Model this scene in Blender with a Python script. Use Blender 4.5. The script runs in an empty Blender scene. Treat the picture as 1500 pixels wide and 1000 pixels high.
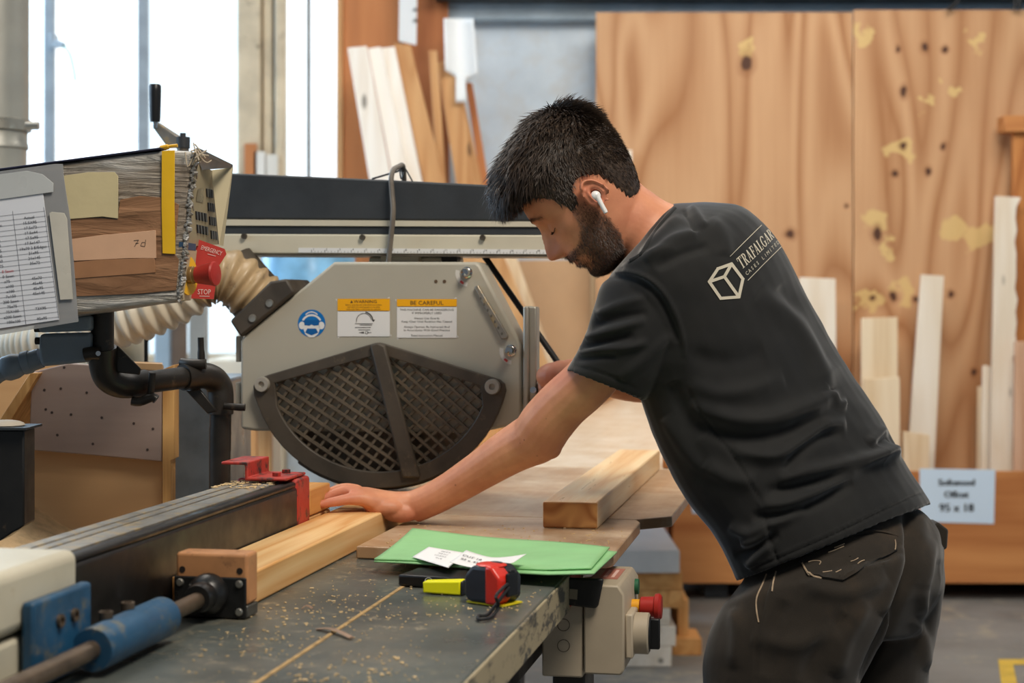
import bpy, bmesh, math, random
import numpy as np
from mathutils import Vector, Matrix, noise
from mathutils.bvhtree import BVHTree

random.seed(7)
rng = np.random.default_rng(11)
SC = bpy.context.scene
COL = SC.collection
PI = math.pi

# ------------------------------------------------------------------ camera model
# world: X right, Y into the picture, Z up. The lens height is 1.31 m and the lens looks level along +Y.
F, CX, HY, HC = 2500.0, 750.0, 440.0, 1.31
TH = math.atan(476 / F)                     # the saw bench is turned by this much from the viewing direction
cs, sn = math.cos(TH), math.sin(TH)
T = Matrix(((cs, sn, 0, 0), (-sn, cs, 0, 0), (0, 0, 1, 0), (0, 0, 0, 1)))    # bench frame -> world
I4 = Matrix.Identity(4)

def W(px, py, Y):
    return Vector(((px - CX) * Y / F, Y, HC - (py - HY) * Y / F))
def onz(px, py, z):
    return W(px, py, (HC - z) * F / (py - HY))
def ony(px, py, yl):                          # point on the bench plane y = yl
    a = (px - CX) / F
    return W(px, py, yl / (a * sn + cs))
def onx(px, py, xl):                          # point on the bench plane x = xl
    a = (px - CX) / F
    return W(px, py, xl / (a * cs - sn))
def loc(p):                                    # world -> bench frame
    return Vector((p[0] * cs - p[1] * sn, p[0] * sn + p[1] * cs, p[2]))
def TB(x, y, z):
    return T @ Vector((x, y, z))

# ------------------------------------------------------------------ mesh builder
class MB:
    def __init__(s):
        s.v, s.f, s.m, s.mi = [], [], [], 0
    def add(s, vs, fs):
        o = len(s.v)
        s.v += [Vector(v) for v in vs]
        s.f += [tuple(i + o for i in f) for f in fs]
        s.m += [s.mi] * len(fs)
        return s
    def box(s, lo, hi, M=I4):
        x0, y0, z0 = lo; x1, y1, z1 = hi
        vs = [M @ Vector(p) for p in ((x0,y0,z0),(x1,y0,z0),(x1,y1,z0),(x0,y1,z0),(x0,y0,z1),(x1,y0,z1),(x1,y1,z1),(x0,y1,z1))]
        return s.add(vs, [(0,3,2,1),(4,5,6,7),(0,1,5,4),(1,2,6,5),(2,3,7,6),(3,0,4,7)])
    def hexa(s, q0, q1):                       # two quads joined
        return s.add(list(q0) + list(q1), [(3,2,1,0),(4,5,6,7),(0,1,5,4),(1,2,6,5),(2,3,7,6),(3,0,4,7)])
    def ext(s, poly, fn, c0, c1):              # 2D outline extruded between c0 and c1 through fn(a, b, c)
        n = len(poly)
        vs = [fn(a, b, c0) for a, b in poly] + [fn(a, b, c1) for a, b in poly]
        return s.add(vs, [tuple(range(n))[::-1], tuple(range(n, 2 * n))] + [(i, (i + 1) % n, n + (i + 1) % n, n + i) for i in range(n)])
    def extp(s, pts, Y, t):                    # outline in picture terms standing at depth Y, t thick
        return s.ext([(p.x, p.z) for p in [W(a, b, Y) for a, b in pts]], lambda a, b, c: Vector((a, Y + c, b)), 0, t)
    def exty(s, pts, yl, t):                   # same, in the bench plane y = yl
        q = [loc(ony(a, b, yl)) for a, b in pts]
        return s.ext([(p[0], p[2]) for p in q], lambda a, b, c: TB(a, yl + c, b), 0, t)
    def ring_tube(s, rings, caps=True):
        n = len(rings[0]); vs = [p for r in rings for p in r]; fs = []
        for i in range(len(rings) - 1):
            for j in range(n):
                k = (j + 1) % n
                fs.append((i*n+j, i*n+k, (i+1)*n+k, (i+1)*n+j))
        if caps:
            fs.append(tuple(range(n))[::-1]); fs.append(tuple((len(rings)-1)*n + j for j in range(n)))
        return s.add(vs, fs)
    def tube(s, pts, r, n=14, caps=True, flat=1.0):
        pts = [Vector(p) for p in pts]
        rs = r if isinstance(r, (list, tuple)) else [r] * len(pts)
        rings = []; u = None
        for i, p in enumerate(pts):
            t = (pts[min(i+1, len(pts)-1)] - pts[max(i-1, 0)]).normalized()
            if u is None:
                u = t.cross(Vector((0, 0, 1)))
                if u.length < .05: u = t.cross(Vector((0, 1, 0)))
            u = (u - t * u.dot(t)).normalized(); w = t.cross(u)
            rings.append([p + (u * math.cos(2*PI*j/n) + w * math.sin(2*PI*j/n) * flat) * rs[i] for j in range(n)])
        return s.ring_tube(rings, caps)
    def lathe(s, prof, p0, ax, n=28):          # profile of (radius, distance along ax)
        ax = Vector(ax).normalized(); u = ax.cross(Vector((0, 0, 1)))
        if u.length < .05: u = ax.cross(Vector((0, 1, 0)))
        u.normalize(); w = ax.cross(u); p0 = Vector(p0)
        return s.ring_tube([[p0 + ax * d + (u * math.cos(2*PI*j/n) + w * math.sin(2*PI*j/n)) * max(r, 1e-5) for j in range(n)] for r, d in prof])
    def ball(s, c, r, M=None, n=16, m=10):
        c = Vector(c); r = r if hasattr(r, '__len__') else (r, r, r)
        R = M or Matrix.Identity(3)
        return s.ring_tube([[c + R @ Vector((r[0]*math.sin(a)*math.cos(2*PI*j/n), r[1]*math.sin(a)*math.sin(2*PI*j/n), r[2]*math.cos(a))) for j in range(n)]
                            for a in [max(.02, min(PI-.02, PI*i/m)) for i in range(m, -1, -1)]])
    def grid(s, nu, nv, fn, close=False):
        vs = [fn(i / nu, j / nv) for i in range(nu + 1) for j in range(nv + 1)]
        return s.add(vs, [(i*(nv+1)+j, (i+1)*(nv+1)+j, (i+1)*(nv+1)+j+1, i*(nv+1)+j+1) for i in range(nu) for j in range(nv)])
    def quad(s, *p):
        return s.add(p, [tuple(range(len(p)))])
    def mesh(s, name, M=I4):
        me = bpy.data.meshes.new(name); inv = M.inverted()
        me.from_pydata([tuple(inv @ v) for v in s.v], [], s.f); me.update()
        return me

def fix_normals(me):
    bm = bmesh.new(); bm.from_mesh(me)
    bmesh.ops.recalc_face_normals(bm, faces=bm.faces); bm.to_mesh(me); bm.free()

def tag(o, label=None, cat=None, group=None, kind=None):
    for k, v in (('label', label), ('category', cat), ('group', group), ('kind', kind)):
        if v: o[k] = v
    return o

def thing(name, label, cat, at, M=I4, group=None, kind=None):
    o = bpy.data.objects.new(name, None); COL.objects.link(o); o.empty_display_size = .05
    R = M.to_3x3().to_4x4(); R.translation = Vector(at); o.matrix_world = R
    return tag(o, label, cat, group, kind)

def build(name, mb, mats, parent=None, at=None, M=I4, bevel=0, seg=2, smooth=None, label=None, cat=None, group=None, kind=None, sub=0, norm=True):
    if parent is not None:
        mw = parent.matrix_world.copy()
        p = parent
        while p.parent is not None:            # parts keep identity locals, so the top object's frame rules
            p = p.parent
        mw = p.matrix_world.copy()
    else:
        mw = M.to_3x3().to_4x4()
        if at is None:
            n = max(1, len(mb.v)); zs = min(v.z for v in mb.v)
            at = (sum(v.x for v in mb.v) / n, sum(v.y for v in mb.v) / n, zs)
        mw.translation = Vector(at)
    me = mb.mesh(name, mw)
    if norm: fix_normals(me)
    if not isinstance(mats, (list, tuple)): mats = [mats]
    for m in mats: me.materials.append(m)
    if len(mats) > 1:
        me.polygons.foreach_set('material_index', mb.m)
    o = bpy.data.objects.new(name, me); COL.objects.link(o)
    if parent is not None: o.parent = parent
    else: o.matrix_world = mw
    if bevel:
        b = o.modifiers.new('bevel', 'BEVEL'); b.width = bevel; b.segments = seg; b.limit_method = 'ANGLE'; b.angle_limit = math.radians(40)
    if sub:
        q = o.modifiers.new('sub', 'SUBSURF'); q.levels = q.render_levels = sub
    if smooth is None: smooth = True
    if smooth:
        bm = bmesh.new(); bm.from_mesh(me)
        for f in bm.faces: f.smooth = True
        for e in bm.edges:
            if len(e.link_faces) == 2 and e.calc_face_angle(0) > math.radians(38): e.smooth = False
        bm.to_mesh(me); bm.free()
    return tag(o, label, cat, group, kind)

def smooth_path(pts, k=6):
    pts = [Vector(p) for p in pts]; out = []
    for i in range(len(pts) - 1):
        p0, p1, p2, p3 = pts[max(i-1, 0)], pts[i], pts[i+1], pts[min(i+2, len(pts)-1)]
        for j in range(k):
            t = j / k
            out.append(.5 * ((2*p1) + (p2-p0)*t + (2*p0-5*p1+4*p2-p3)*t*t + (3*p1-p0-3*p2+p3)*t*t*t))
    return out + [pts[-1]]
def resample(vals, k=6):
    out = []
    for i in range(len(vals) - 1):
        out += [vals[i] + (vals[i+1] - vals[i]) * j / k for j in range(k)]
    return out + [vals[-1]]

# ------------------------------------------------------------------ lettering
_tc = {}
def text2d(s):
    """flat outline mesh of a string: capital height 1, starts at x = 0; returns verts, faces, width"""
    if s not in _tc:
        cu = bpy.data.curves.new('lettering', 'FONT'); cu.body = s; cu.size = 1; cu.resolution_u = 2
        o = bpy.data.objects.new('lettering', cu); COL.objects.link(o)
        dg = bpy.context.evaluated_depsgraph_get(); dg.update()
        me = bpy.data.meshes.new_from_object(o.evaluated_get(dg))
        vs = np.array([v.co[:2] for v in me.vertices]) if len(me.vertices) else np.zeros((0, 2))
        fs = [tuple(p.vertices) for p in me.polygons]
        bpy.data.objects.remove(o); bpy.data.curves.remove(cu); bpy.data.meshes.remove(me)
        vs = vs / .69
        _tc[s] = (vs, fs, float(vs[:, 0].max()) if len(vs) else 0)
    return _tc[s]
def text(mb, s, px, py, h, fn, ang=0, align=.5, sx=1.0, skew=0, up=None):
    """write s with capitals h picture units tall; (px, py) is the baseline anchor; fn maps picture units into the place"""
    vs, fs, w = text2d(s)
    e1 = (math.cos(ang), -math.sin(ang)); e2 = up or (-math.sin(ang) + skew * e1[0], -math.cos(ang) + skew * e1[1])
    mb.add([fn(px + ((x - w*align) * sx * e1[0] + y * e2[0]) * h, py + ((x - w*align) * sx * e1[1] + y * e2[1]) * h) for x, y in vs], fs)
def line(mb, a, b, wd, fn):
    d = Vector((b[0]-a[0], b[1]-a[1])); n = Vector((-d.y, d.x)).normalized() * wd / 2
    mb.quad(fn(a[0]+n.x, a[1]+n.y), fn(b[0]+n.x, b[1]+n.y), fn(b[0]-n.x, b[1]-n.y), fn(a[0]-n.x, a[1]-n.y))
def disc(mb, c, r, fn, n=24, ry=None):
    mb.quad(*[fn(c[0] + r*math.cos(2*PI*i/n), c[1] - (ry or r)*math.sin(2*PI*i/n)) for i in range(n)])
def arcband(mb, c, r0, r1, a0, a1, fn, n=20):
    for i in range(n):
        p, q = [math.radians(a0 + (a1-a0)*k/n) for k in (i, i+1)]
        mb.quad(*[fn(c[0]+r*math.cos(a), c[1]-r*math.sin(a)) for r, a in ((r0,p),(r1,p),(r1,q),(r0,q))])

# ------------------------------------------------------------------ materials
def C(r, g, b):
    return tuple(((c/255)/12.92 if c/255 <= .04045 else ((c/255+.055)/1.055)**2.4) for c in (r, g, b)) + (1,)
class NT:
    def __init__(s, name):
        s.mat = bpy.data.materials.new(name); s.mat.use_nodes = True
        s.t = s.mat.node_tree; s.b = s.t.nodes['Principled BSDF']; s._c = None
    def n(s, typ, ins=None, **kw):
        nd = s.t.nodes.new(typ)
        for k, v in kw.items(): setattr(nd, k, v)
        for k, v in (ins or {}).items():
            if hasattr(v, 'is_output'): s.t.links.new(v, nd.inputs[k])
            else: nd.inputs[k].default_value = v
        return nd
    def coord(s, rand=True):
        if s._c is None:
            tc = s.n('ShaderNodeTexCoord'); s._c = tc.outputs['Object']
            if rand:
                oi = s.n('ShaderNodeObjectInfo')
                k = s.n('ShaderNodeMath', {0: oi.outputs['Random'], 1: 37.0}, operation='MULTIPLY')
                s._c = s.n('ShaderNodeVectorMath', {0: s._c, 1: k.outputs[0]}, operation='ADD').outputs[0]
        return s._c
    def mapv(s, scale, src=None):
        return s.n('ShaderNodeVectorMath', {0: src or s.coord(), 1: scale}, operation='MULTIPLY').outputs[0]
    def noise(s, scale, vec=None, detail=4, rough=.55, dist=0):
        return s.n('ShaderNodeTexNoise', {'Vector': vec or s.coord(), 'Scale': scale, 'Detail': detail, 'Roughness': rough, 'Distortion': dist}).outputs['Fac']
    def ramp(s, fac, stops, interp='LINEAR'):
        r = s.n('ShaderNodeValToRGB', {'Fac': fac}); e = r.color_ramp.elements; r.color_ramp.interpolation = interp
        while len(e) < len(stops): e.new(.5)
        for i, (p, c) in enumerate(stops):
            e[i].position = p; e[i].color = c if hasattr(c, '__len__') else (c, c, c, 1)
        return r.outputs['Color']
    def mix(s, fac, a, b, mode='MIX'):
        m = s.n('ShaderNodeMix', data_type='RGBA', blend_type=mode)
        for k, v in ((0, fac), (6, a), (7, b)):
            if hasattr(v, 'is_output'): s.t.links.new(v, m.inputs[k])
            else: m.inputs[k].default_value = v
        return m.outputs[2]
    def math(s, op, a, b=0.0, c=None):
        d = {0: a, 1: b}
        if c is not None: d[2] = c
        return s.n('ShaderNodeMath', d, operation=op).outputs[0]
    def set(s, key, v):
        if hasattr(v, 'is_output'): s.t.links.new(v, s.b.inputs[key])
        else: s.b.inputs[key].default_value = v
        return s
    def bump(s, h, strength=.3, dist=.002):
        b = s.n('ShaderNodeBump', {'Height': h, 'Strength': strength, 'Distance': dist})
        s.t.links.new(b.outputs[0], s.b.inputs['Normal']); return s

def paint(name, col, rough=.5, metal=0.0, var=.12, scale=6, bump=0, bscale=80, dirt=None, dirt_at=.62, spec=.5, rvar=.1):
    m = NT(name); c = C(*col)
    dk = tuple(x * (1 - var * 2) for x in c[:3]) + (1,); lt = tuple(min(1, x * (1 + var)) for x in c[:3]) + (1,)
    n = m.noise(scale, detail=5)
    k = m.ramp(n, [(.3, dk), (.55, c), (.8, lt)])
    if dirt:
        d = m.noise(scale * 2.3, detail=8, rough=.7)
        k = m.mix(m.ramp(d, [(dirt_at - .06, 0), (dirt_at + .06, 1)]), k, C(*dirt))
    m.set('Base Color', k).set('Metallic', metal).set('Specular IOR Level', spec)
    m.set('Roughness', m.ramp(m.noise(scale * 1.7), [(.3, max(.03, rough - rvar)), (.7, min(1, rough + rvar))]))
    if bump: m.bump(m.noise(bscale, detail=3), bump)
    return m.mat
def flat(name, col, rough=.6, metal=0.0, spec=.4):
    m = NT(name); m.set('Base Color', C(*col)).set('Roughness', rough).set('Metallic', metal).set('Specular IOR Level', spec)
    return m.mat
AX = {'X': (1, 0, 0), 'Y': (0, 1, 0), 'Z': (0, 0, 1)}
def wood(name, light, dark, axis='Y', scale=1.0, contrast=1.0, rings=9.0, rough=.55, knots=True, dusty=None):
    m = NT(name); long = .09
    st = tuple(long if AX[axis][i] else 1.0 for i in range(3))
    v = m.mapv(tuple(x * scale for x in st))
    big = m.noise(7, v, detail=2, dist=.4)
    saw = m.math('PINGPONG', m.math('MULTIPLY', big, rings), 1.0)
    fine = m.noise(130, m.mapv(tuple((.03 if AX[axis][i] else 1.0) * scale for i in range(3))), detail=3)
    g = m.math('ADD', m.math('MULTIPLY', saw, .6), m.math('MULTIPLY', fine, .4))
    mid = tuple((a + b) / 2 for a, b in zip(light, dark))
    k = m.ramp(g, [(.2, C(*light)), (.5, C(*[l + (q - l) * .3 * contrast for l, q in zip(light, dark)])), (.85, C(*[l + (q - l) * contrast for l, q in zip(light, dark)]))])
    k = m.mix(m.ramp(m.noise(3.0, v), [(.35, 0), (.75, .5)]), k, C(*mid))
    if knots:
        vo = m.n('ShaderNodeTexVoronoi', {'Vector': m.mapv(tuple((.35 if AX[axis][i] else 1.0) for i in range(3))), 'Scale': 6.5, 'Randomness': 1.0})
        k = m.mix(m.ramp(vo.outputs['Distance'], [(.05, .85), (.10, 0)]), k, C(*[x * .5 for x in dark]))
    if dusty:
        k = m.mix(m.ramp(m.noise(9, detail=7, rough=.7), [(.42, 0), (.68, .75)]), k, C(*dusty))
    m.set('Base Color', k).set('Roughness', m.ramp(fine, [(.3, rough - (.06 if knots else .015)), (.7, rough + (.08 if knots else .03))])).set('Specular IOR Level', .4)
    m.bump(g, .12 if knots else .03, .001)
    return m.mat
def spots(m, pts, soft=.25, ax=('X', 'Z'), src=None):
    """mask of ellipses (a, b, ra, rb) given in the object's own metres"""
    sep = m.n('ShaderNodeSeparateXYZ', {0: src}); a, b = sep.outputs[ax[0]], sep.outputs[ax[1]]
    out = None
    for (pa, pb, ra, rb) in pts:
        da = m.math('DIVIDE', m.math('SUBTRACT', a, pa), ra); db = m.math('DIVIDE', m.math('SUBTRACT', b, pb), rb)
        d = m.math('ADD', m.math('MULTIPLY', da, da), m.math('MULTIPLY', db, db))
        out = d if out is None else m.math('MINIMUM', out, d)
    return m.ramp(out, [(1 - soft, 1), (1.0, 0)]) if soft < 1 else m.ramp(out, [(0.0, 1), (1.0, 0)])
# ================================================================== ROOM
YW = 8.35
m_wall = NT('daylight_tinted_wall')
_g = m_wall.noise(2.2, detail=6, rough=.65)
m_wall.set('Base Color', m_wall.mix(m_wall.ramp(m_wall.noise(9, detail=6), [(.45, 0), (.75, .5)]), m_wall.ramp(_g, [(.3, C(186, 200, 212)), (.7, C(214, 226, 236))]), C(190, 184, 174)))  # bluish base colour stands in for cool daylight falling on the wall
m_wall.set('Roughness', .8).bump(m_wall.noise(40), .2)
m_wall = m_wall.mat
m_floor = paint('concrete_floor', (120, 117, 112), .6, var=.15, scale=2.5, bump=.1, bscale=60, dirt=(150, 140, 122), dirt_at=.6)
m_steelbeam = paint('dark_steel', (62, 66, 70), .5, .6, var=.2, scale=8)
m_beam_paint = paint('pale_blue_gloss_paint', (170, 190, 204), .45, var=.15, scale=3, dirt=(120, 120, 118), dirt_at=.66)
m_frame = paint('weathered_cream_timber', (212, 196, 168), .7, var=.14, scale=5, bump=.25, bscale=25, dirt=(120, 104, 84), dirt_at=.66)
m_frame_grey = paint('grey_window_bar', (150, 158, 164), .5, var=.12, scale=7)

def struct(name, mb, mat, **k):
    return build(name, mb, mat, M=I4, kind='structure', label=k.pop('label', None), cat=k.pop('cat', None), **k)

struct('floor', MB().box((-5.0, -3.0, -.1), (6.0, YW + .15, 0)), m_floor, at=(0, 3, 0))
struct('ceiling', MB().box((-5.0, -3.0, 4.2), (6.0, YW + .15, 4.3)), flat('ceiling_white', (205, 205, 205), .9), at=(0, 3, 4.2))
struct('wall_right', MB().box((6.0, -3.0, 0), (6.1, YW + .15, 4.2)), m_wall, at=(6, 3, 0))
# back wall pieces around the two window openings
zs = 1.05; zt = 3.7
x = lambda px: (px - CX) * YW / F
wb = MB()
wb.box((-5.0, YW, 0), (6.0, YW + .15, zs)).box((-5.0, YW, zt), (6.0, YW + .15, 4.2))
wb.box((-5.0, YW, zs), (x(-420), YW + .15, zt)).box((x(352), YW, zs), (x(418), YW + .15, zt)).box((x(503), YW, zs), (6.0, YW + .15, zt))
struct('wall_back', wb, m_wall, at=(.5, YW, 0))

def glow(name, col, strength, marks=False):
    m = NT(name)
    m.set('Base Color', C(200, 215, 225)).set('Roughness', .35)
    e = m.mix(m.ramp(m.noise(1.3, detail=3), [(.4, 0), (.75, .45)]), C(*col), C(190, 225, 250))
    if marks:
        v = m.n('ShaderNodeTexVoronoi', {'Vector': m.coord(), 'Scale': 2.6})
        e = m.mix(m.ramp(v.outputs['Distance'], [(.05, .9), (.11, 0)]), e, C(90, 105, 118))
    m.set('Emission Color', e).set('Emission Strength', strength)
    return m.mat
m_glass = glow('daylit_frosted_glass', (250, 253, 255), 1.5)
m_glass2 = glow('daylit_painted_glass', (226, 242, 252), 1.05, True)

def window(name, panes, bars, z0, z1, label):
    r = thing(name, label, 'window', (x((panes[0][0] + panes[-1][1]) / 2), YW, z0), kind='structure')
    for a, b, mt in panes:
        build('pane', MB().box((x(a), YW + .06, z0), (x(b), YW + .07, z1)), mt, r)
    for a, b, mt, d in bars:
        build('glazing_bar', MB().box((x(a), YW + .06 - d, z0), (x(b), YW + .1, z1)), mt, r, bevel=.006)
    build('sill', MB().box((x(panes[0][0]) - .03, YW - .09, z0 - .05), (x(panes[-1][1]) + .03, YW + .12, z0)), m_frame, r, bevel=.008)
    return r
win = window('window_1', [(-420, -100, m_glass), (-100, 62, m_glass), (62, 205, m_glass), (205, 352, m_glass2)],
       [(-106, -92, m_frame_grey, .03), (61, 77, m_frame_grey, .03), (199, 215, m_frame_grey, .03), (346, 356, m_frame, .02)], zs, zt,
       'tall overexposed window behind the taped control box, with grey upright bars')
# catch on the window bar, with a twist of teal string
cat_ = MB(); cat_.box((x(75), YW - .04, 2.548), (x(84), YW + .03, 2.61)).tube([W(82, 64, YW - .04), W(90, 65, YW - .05), W(95, 66, YW - .06)], [.022, .016, .012])
build('window_catch', cat_, m_frame_grey, win, bevel=.004)
tag(build('string', MB().tube(smooth_path([W(92, 68, 8.28), W(101, 76, 8.28), W(106, 92, 8.27), W(109, 107, 8.27), W(110.5, 119, 8.27)]), .006, 6), flat('teal_string', (20, 150, 150)), None,
      M=I4, at=W(92, 68, 8.28)), 'thin teal string hanging from the catch on the window bar', 'string')
window('window_2', [(418, 503, m_glass)], [(447, 453.5, m_frame_grey, .015)], zs, zt, 'narrow bright window strip between cream posts and the brown plywood panel')
for k_, (a, b, d) in enumerate(((352, 386, .10), (388, 402, .07), (407, 421, .11))):
    struct(f'trim_{k_ + 4}', MB().box((x(a), YW - d, 0), (x(b), YW - .002, 4.0)), m_frame, bevel=.008, label=('widest cream timber upright at the edge of the big window', 'thin middle timber upright between the two windows', 'cream timber upright beside the narrow window strip')[k_], cat='post')

# steel beam and pale duct along the top of the back wall
struct('trim_2', MB().box((x(640), YW - .28, 2.745), (5.9, YW - .02, 2.90)), m_steelbeam, bevel=.01, label='dark steel beam running along the top of the wall', cat='beam')
struct('trim_3', MB().box((x(655), YW - .10, 2.665), (5.9, YW - .005, 2.755)), m_beam_paint, bevel=.01, label='pale blue painted rail under the dark steel beam', cat='rail')
m_blackcable = flat('black_rubber', (24, 24, 25), .5)
for k, pts in enumerate(([(1412, -20), (1404, 0), (1394, 10), (1388, 14)], [(1470, -30), (1484, -6), (1487, 4), (1486, 12)], [(1502, -30), (1496, -6), (1493, 4), (1495, 13)])):
    tag(build('hanging_cable', MB().tube(smooth_path([W(a, b, YW - .3) for a, b in pts]), .009, 8), m_blackcable, at=W(*pts[-1], YW - .3)),
        ('black cable looping from the beam above the plywood sheet joint', 'black cable drooping from the beam near the picture corner, first of two', 'black cable drooping from the beam at the very corner, second of two')[k], 'cable')

m_tanboard = paint('tan_hardboard', (206, 168, 128), .75, var=.07, scale=2.5, bump=.05)
tag(build('hardboard_panel', MB().extp([(690, 382), (872, 380), (872, HY + HC * F / 8.26), (690, HY + HC * F / 8.26)], 8.26, .02), m_tanboard, bevel=.003), 'plain tan hardboard panel on the wall behind the saw', 'panel')
tag(build('hardboard_panel', MB().extp([(866, 372), (930, 372), (930, HY + HC * F / 8.2), (866, HY + HC * F / 8.2)], 8.2, .03), paint('cream_board', (226, 196, 152), .7, var=.07, scale=3), bevel=.003),
    'narrow cream board panel behind the man\'s chin and shoulder', 'panel')

# ------------------------------------------------------------------ plywood sheets
def plywood(name, pts_dark, pts_pale, cx, seed, base=((210, 166, 124), (160, 106, 64))):
    m = NT(name); YS = 8.1
    tc = m.n('ShaderNodeTexCoord').outputs['Object']
    off = m.n('ShaderNodeVectorMath', {0: tc, 1: (seed, 0, seed * 1.7)}, operation='ADD').outputs[0]
    v = m.n('ShaderNodeVectorMath', {0: off, 1: (1, 1, .2)}, operation='MULTIPLY').outputs[0]
    big = m.noise(2.4, v, detail=1.5, rough=.4, dist=.5)
    saw = m.math('PINGPONG', m.math('MULTIPLY', big, 15.0), 1.0)
    fine = m.noise(60, m.n('ShaderNodeVectorMath', {0: off, 1: (1, 1, .04)}, operation='MULTIPLY').outputs[0], detail=3)
    l, d = base
    g = m.math('ADD', m.math('MULTIPLY', m.math('POWER', saw, 1.8), .72), m.math('MULTIPLY', fine, .3))
    k = m.ramp(g, [(.1, C(*l)), (.45, C(*[a + (b - a) * .35 for a, b in zip(l, d)])), (.95, C(*d))])
    k = m.mix(m.ramp(m.noise(1.1, off, detail=3), [(.4, 0), (.7, .45)]), k, C(188, 144, 106))
    cv = lambda q: ((q[0] - cx) * YS / F, HC - (q[1] - HY) * YS / F, q[2] * YS / F, q[3] * YS / F)
    nz = m.n('ShaderNodeTexNoise', {'Vector': tc, 'Scale': 14.0, 'Detail': 3.0}).outputs['Color']
    nz = m.n('ShaderNodeVectorMath', {0: nz, 1: (.5, .5, .5)}, operation='SUBTRACT').outputs[0]
    w1 = m.n('ShaderNodeVectorMath', {0: nz, 1: (.22, 0, .22)}, operation='MULTIPLY').outputs[0]
    w2 = m.n('ShaderNodeVectorMath', {0: nz, 1: (.04, 0, .04)}, operation='MULTIPLY').outputs[0]
    s1 = m.n('ShaderNodeVectorMath', {0: tc, 1: w1}, operation='ADD').outputs[0]
    s2 = m.n('ShaderNodeVectorMath', {0: tc, 1: w2}, operation='ADD').outputs[0]
    k = m.mix(m.math('MULTIPLY', spots(m, [cv(p) for p in pts_pale], .5, src=s1), .75), k, C(222, 192, 128))
    k = m.mix(m.math('MULTIPLY', spots(m, [cv((a, b, c * 1.9, d_ * 1.9)) for a, b, c, d_ in pts_dark], 1, src=s2), .6), k, C(140, 84, 46))
    k = m.mix(spots(m, [cv(p) for p in pts_dark], .5, src=s2), k, C(84, 54, 38))
    m.set('Base Color', k).set('Roughness', .6).set('Specular IOR Level', .3)
    return m.mat
sh1 = plywood('cathedral_plywood', [(1094, 92, 9, 13), (1158, 343, 7, 7), (1240, 300, 3, 3)], [(1092, 72, 14, 12)], 1061, 3.1)
sh2 = plywood('knotty_plywood', [(1354, 69, 5.5, 8), (1315, 72, 4, 5), (1383, 72, 5, 5), (1323, 134, 5.5, 9), (1322, 214, 4.5, 4.5), (1382, 214, 4.5, 5), (1283, 342, 7, 10), (1307, 434, 5, 8),
                                 (1276, 437, 4, 4), (1341, 440, 5, 5), (1391, 431, 5, 5), (1425, 545, 5, 6), (1310, 255, 5, 5), (1358, 250, 4, 6)],
              [(1430, 60, 14, 16), (1390, 131, 16, 11), (1318, 217, 25, 13), (1281, 322, 26, 18), (1295, 362, 12, 22), (1395, 335, 24, 18), (1440, 345, 34, 18), (1355, 150, 14, 9), (1263, 50, 12, 14),
               (1268, 438, 24, 16), (1325, 428, 16, 22)], 1400, 8.4)
def sheet(a, b, ytop, mat, label, Y=8.1):
    w0, w1 = (a - CX) * Y / F, (b - CX) * Y / F
    tag(build('plywood_sheet', MB().box((w0, Y, 0), (w1, Y + .018, HC - (ytop - HY) * Y / F)), mat, at=((w0 + w1) / 2, Y, 0), bevel=.002), label, 'plywood sheet', 'plywood sheets against the back wall')
sheet(873, 1249, 18, sh1, 'tall plywood sheet with arched grain, directly behind the man\'s back')
sheet(1250.5, 1552, 14.5, sh2, 'tall knotty plywood sheet behind the leaning offcut boards')

# ------------------------------------------------------------------ offcut bin and its boards
m_binwood = wood('orange_plywood', (206, 142, 84), (164, 98, 50), 'X', .7, rings=5, rough=.6)
m_pale = wood('planed_whitewood', (244, 236, 222), (224, 206, 180), 'Z', 1.0, .9, rings=6, rough=.55)
m_pale2 = wood('cream_softwood', (240, 222, 192), (216, 186, 144), 'Z', 1.0, .9, rings=6, rough=.55)
m_label = flat('blue_white_paper', (204, 222, 240), .6)
m_ink = flat('black_ink', (28, 28, 30), .6)
YB = 7.45
bin_ = thing('offcut_bin', 'long orange plywood bin on the floor with a taped offcut sign', 'bin', W(1260, 875, YB))
bx0, bx1 = W(985, 0, YB).x, W(1640, 0, YB).x
build('front_panel', MB().box((bx0, YB, .075), (bx1, YB + .02, .565)), m_binwood, bin_, bevel=.003)
build('base', MB().box((bx0, YB + .02, .075), (bx1, YB + .55, .095)), m_binwood, bin_)
build('back_panel', MB().box((bx0, YB + .55, .075), (bx1, YB + .57, .40)), m_binwood, bin_)
for xx in (bx0, bx1 - .02):
    build('side_panel', MB().box((xx, YB + .02, .095), (xx + .02, YB + .55, .50)), m_binwood, bin_)
for xx in (bx0 + .15, bx1 - .3):
    build('foot', MB().box((xx, YB + .08, 0), (xx + .1, YB + .5, .075)), m_steelbeam, bin_)
fb = lambda dy: (lambda px, py: W(px, py, YB - dy))
sg = MB(); sg.extp([(1347, 686), (1458, 688), (1456, 767), (1348, 764)], YB - .003, .002)
s_ = build('sign', sg, m_label, bin_, label='pale blue paper sign reading Softwood Offcut 95 x 18')
for s, y_, h_ in (('Softwood', 711, 9.5), ('Offcut', 728.5, 9.5), ('95 x 18', 749, 11.5)):
    tx = MB()
    for j_, o_ in enumerate((0, .7, -.7)): text(tx, s, 1401 + o_, y_, h_, fb(.004 + .0003 * j_))
    build('text_line', tx, m_ink, s_, smooth=False, norm=False)

build('sign', MB().extp([(1012, 736), (1034, 734), (1034, 752), (1014, 752)], YB - .003, .002), m_label, bin_, label='small blank pale label on the bin')

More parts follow.
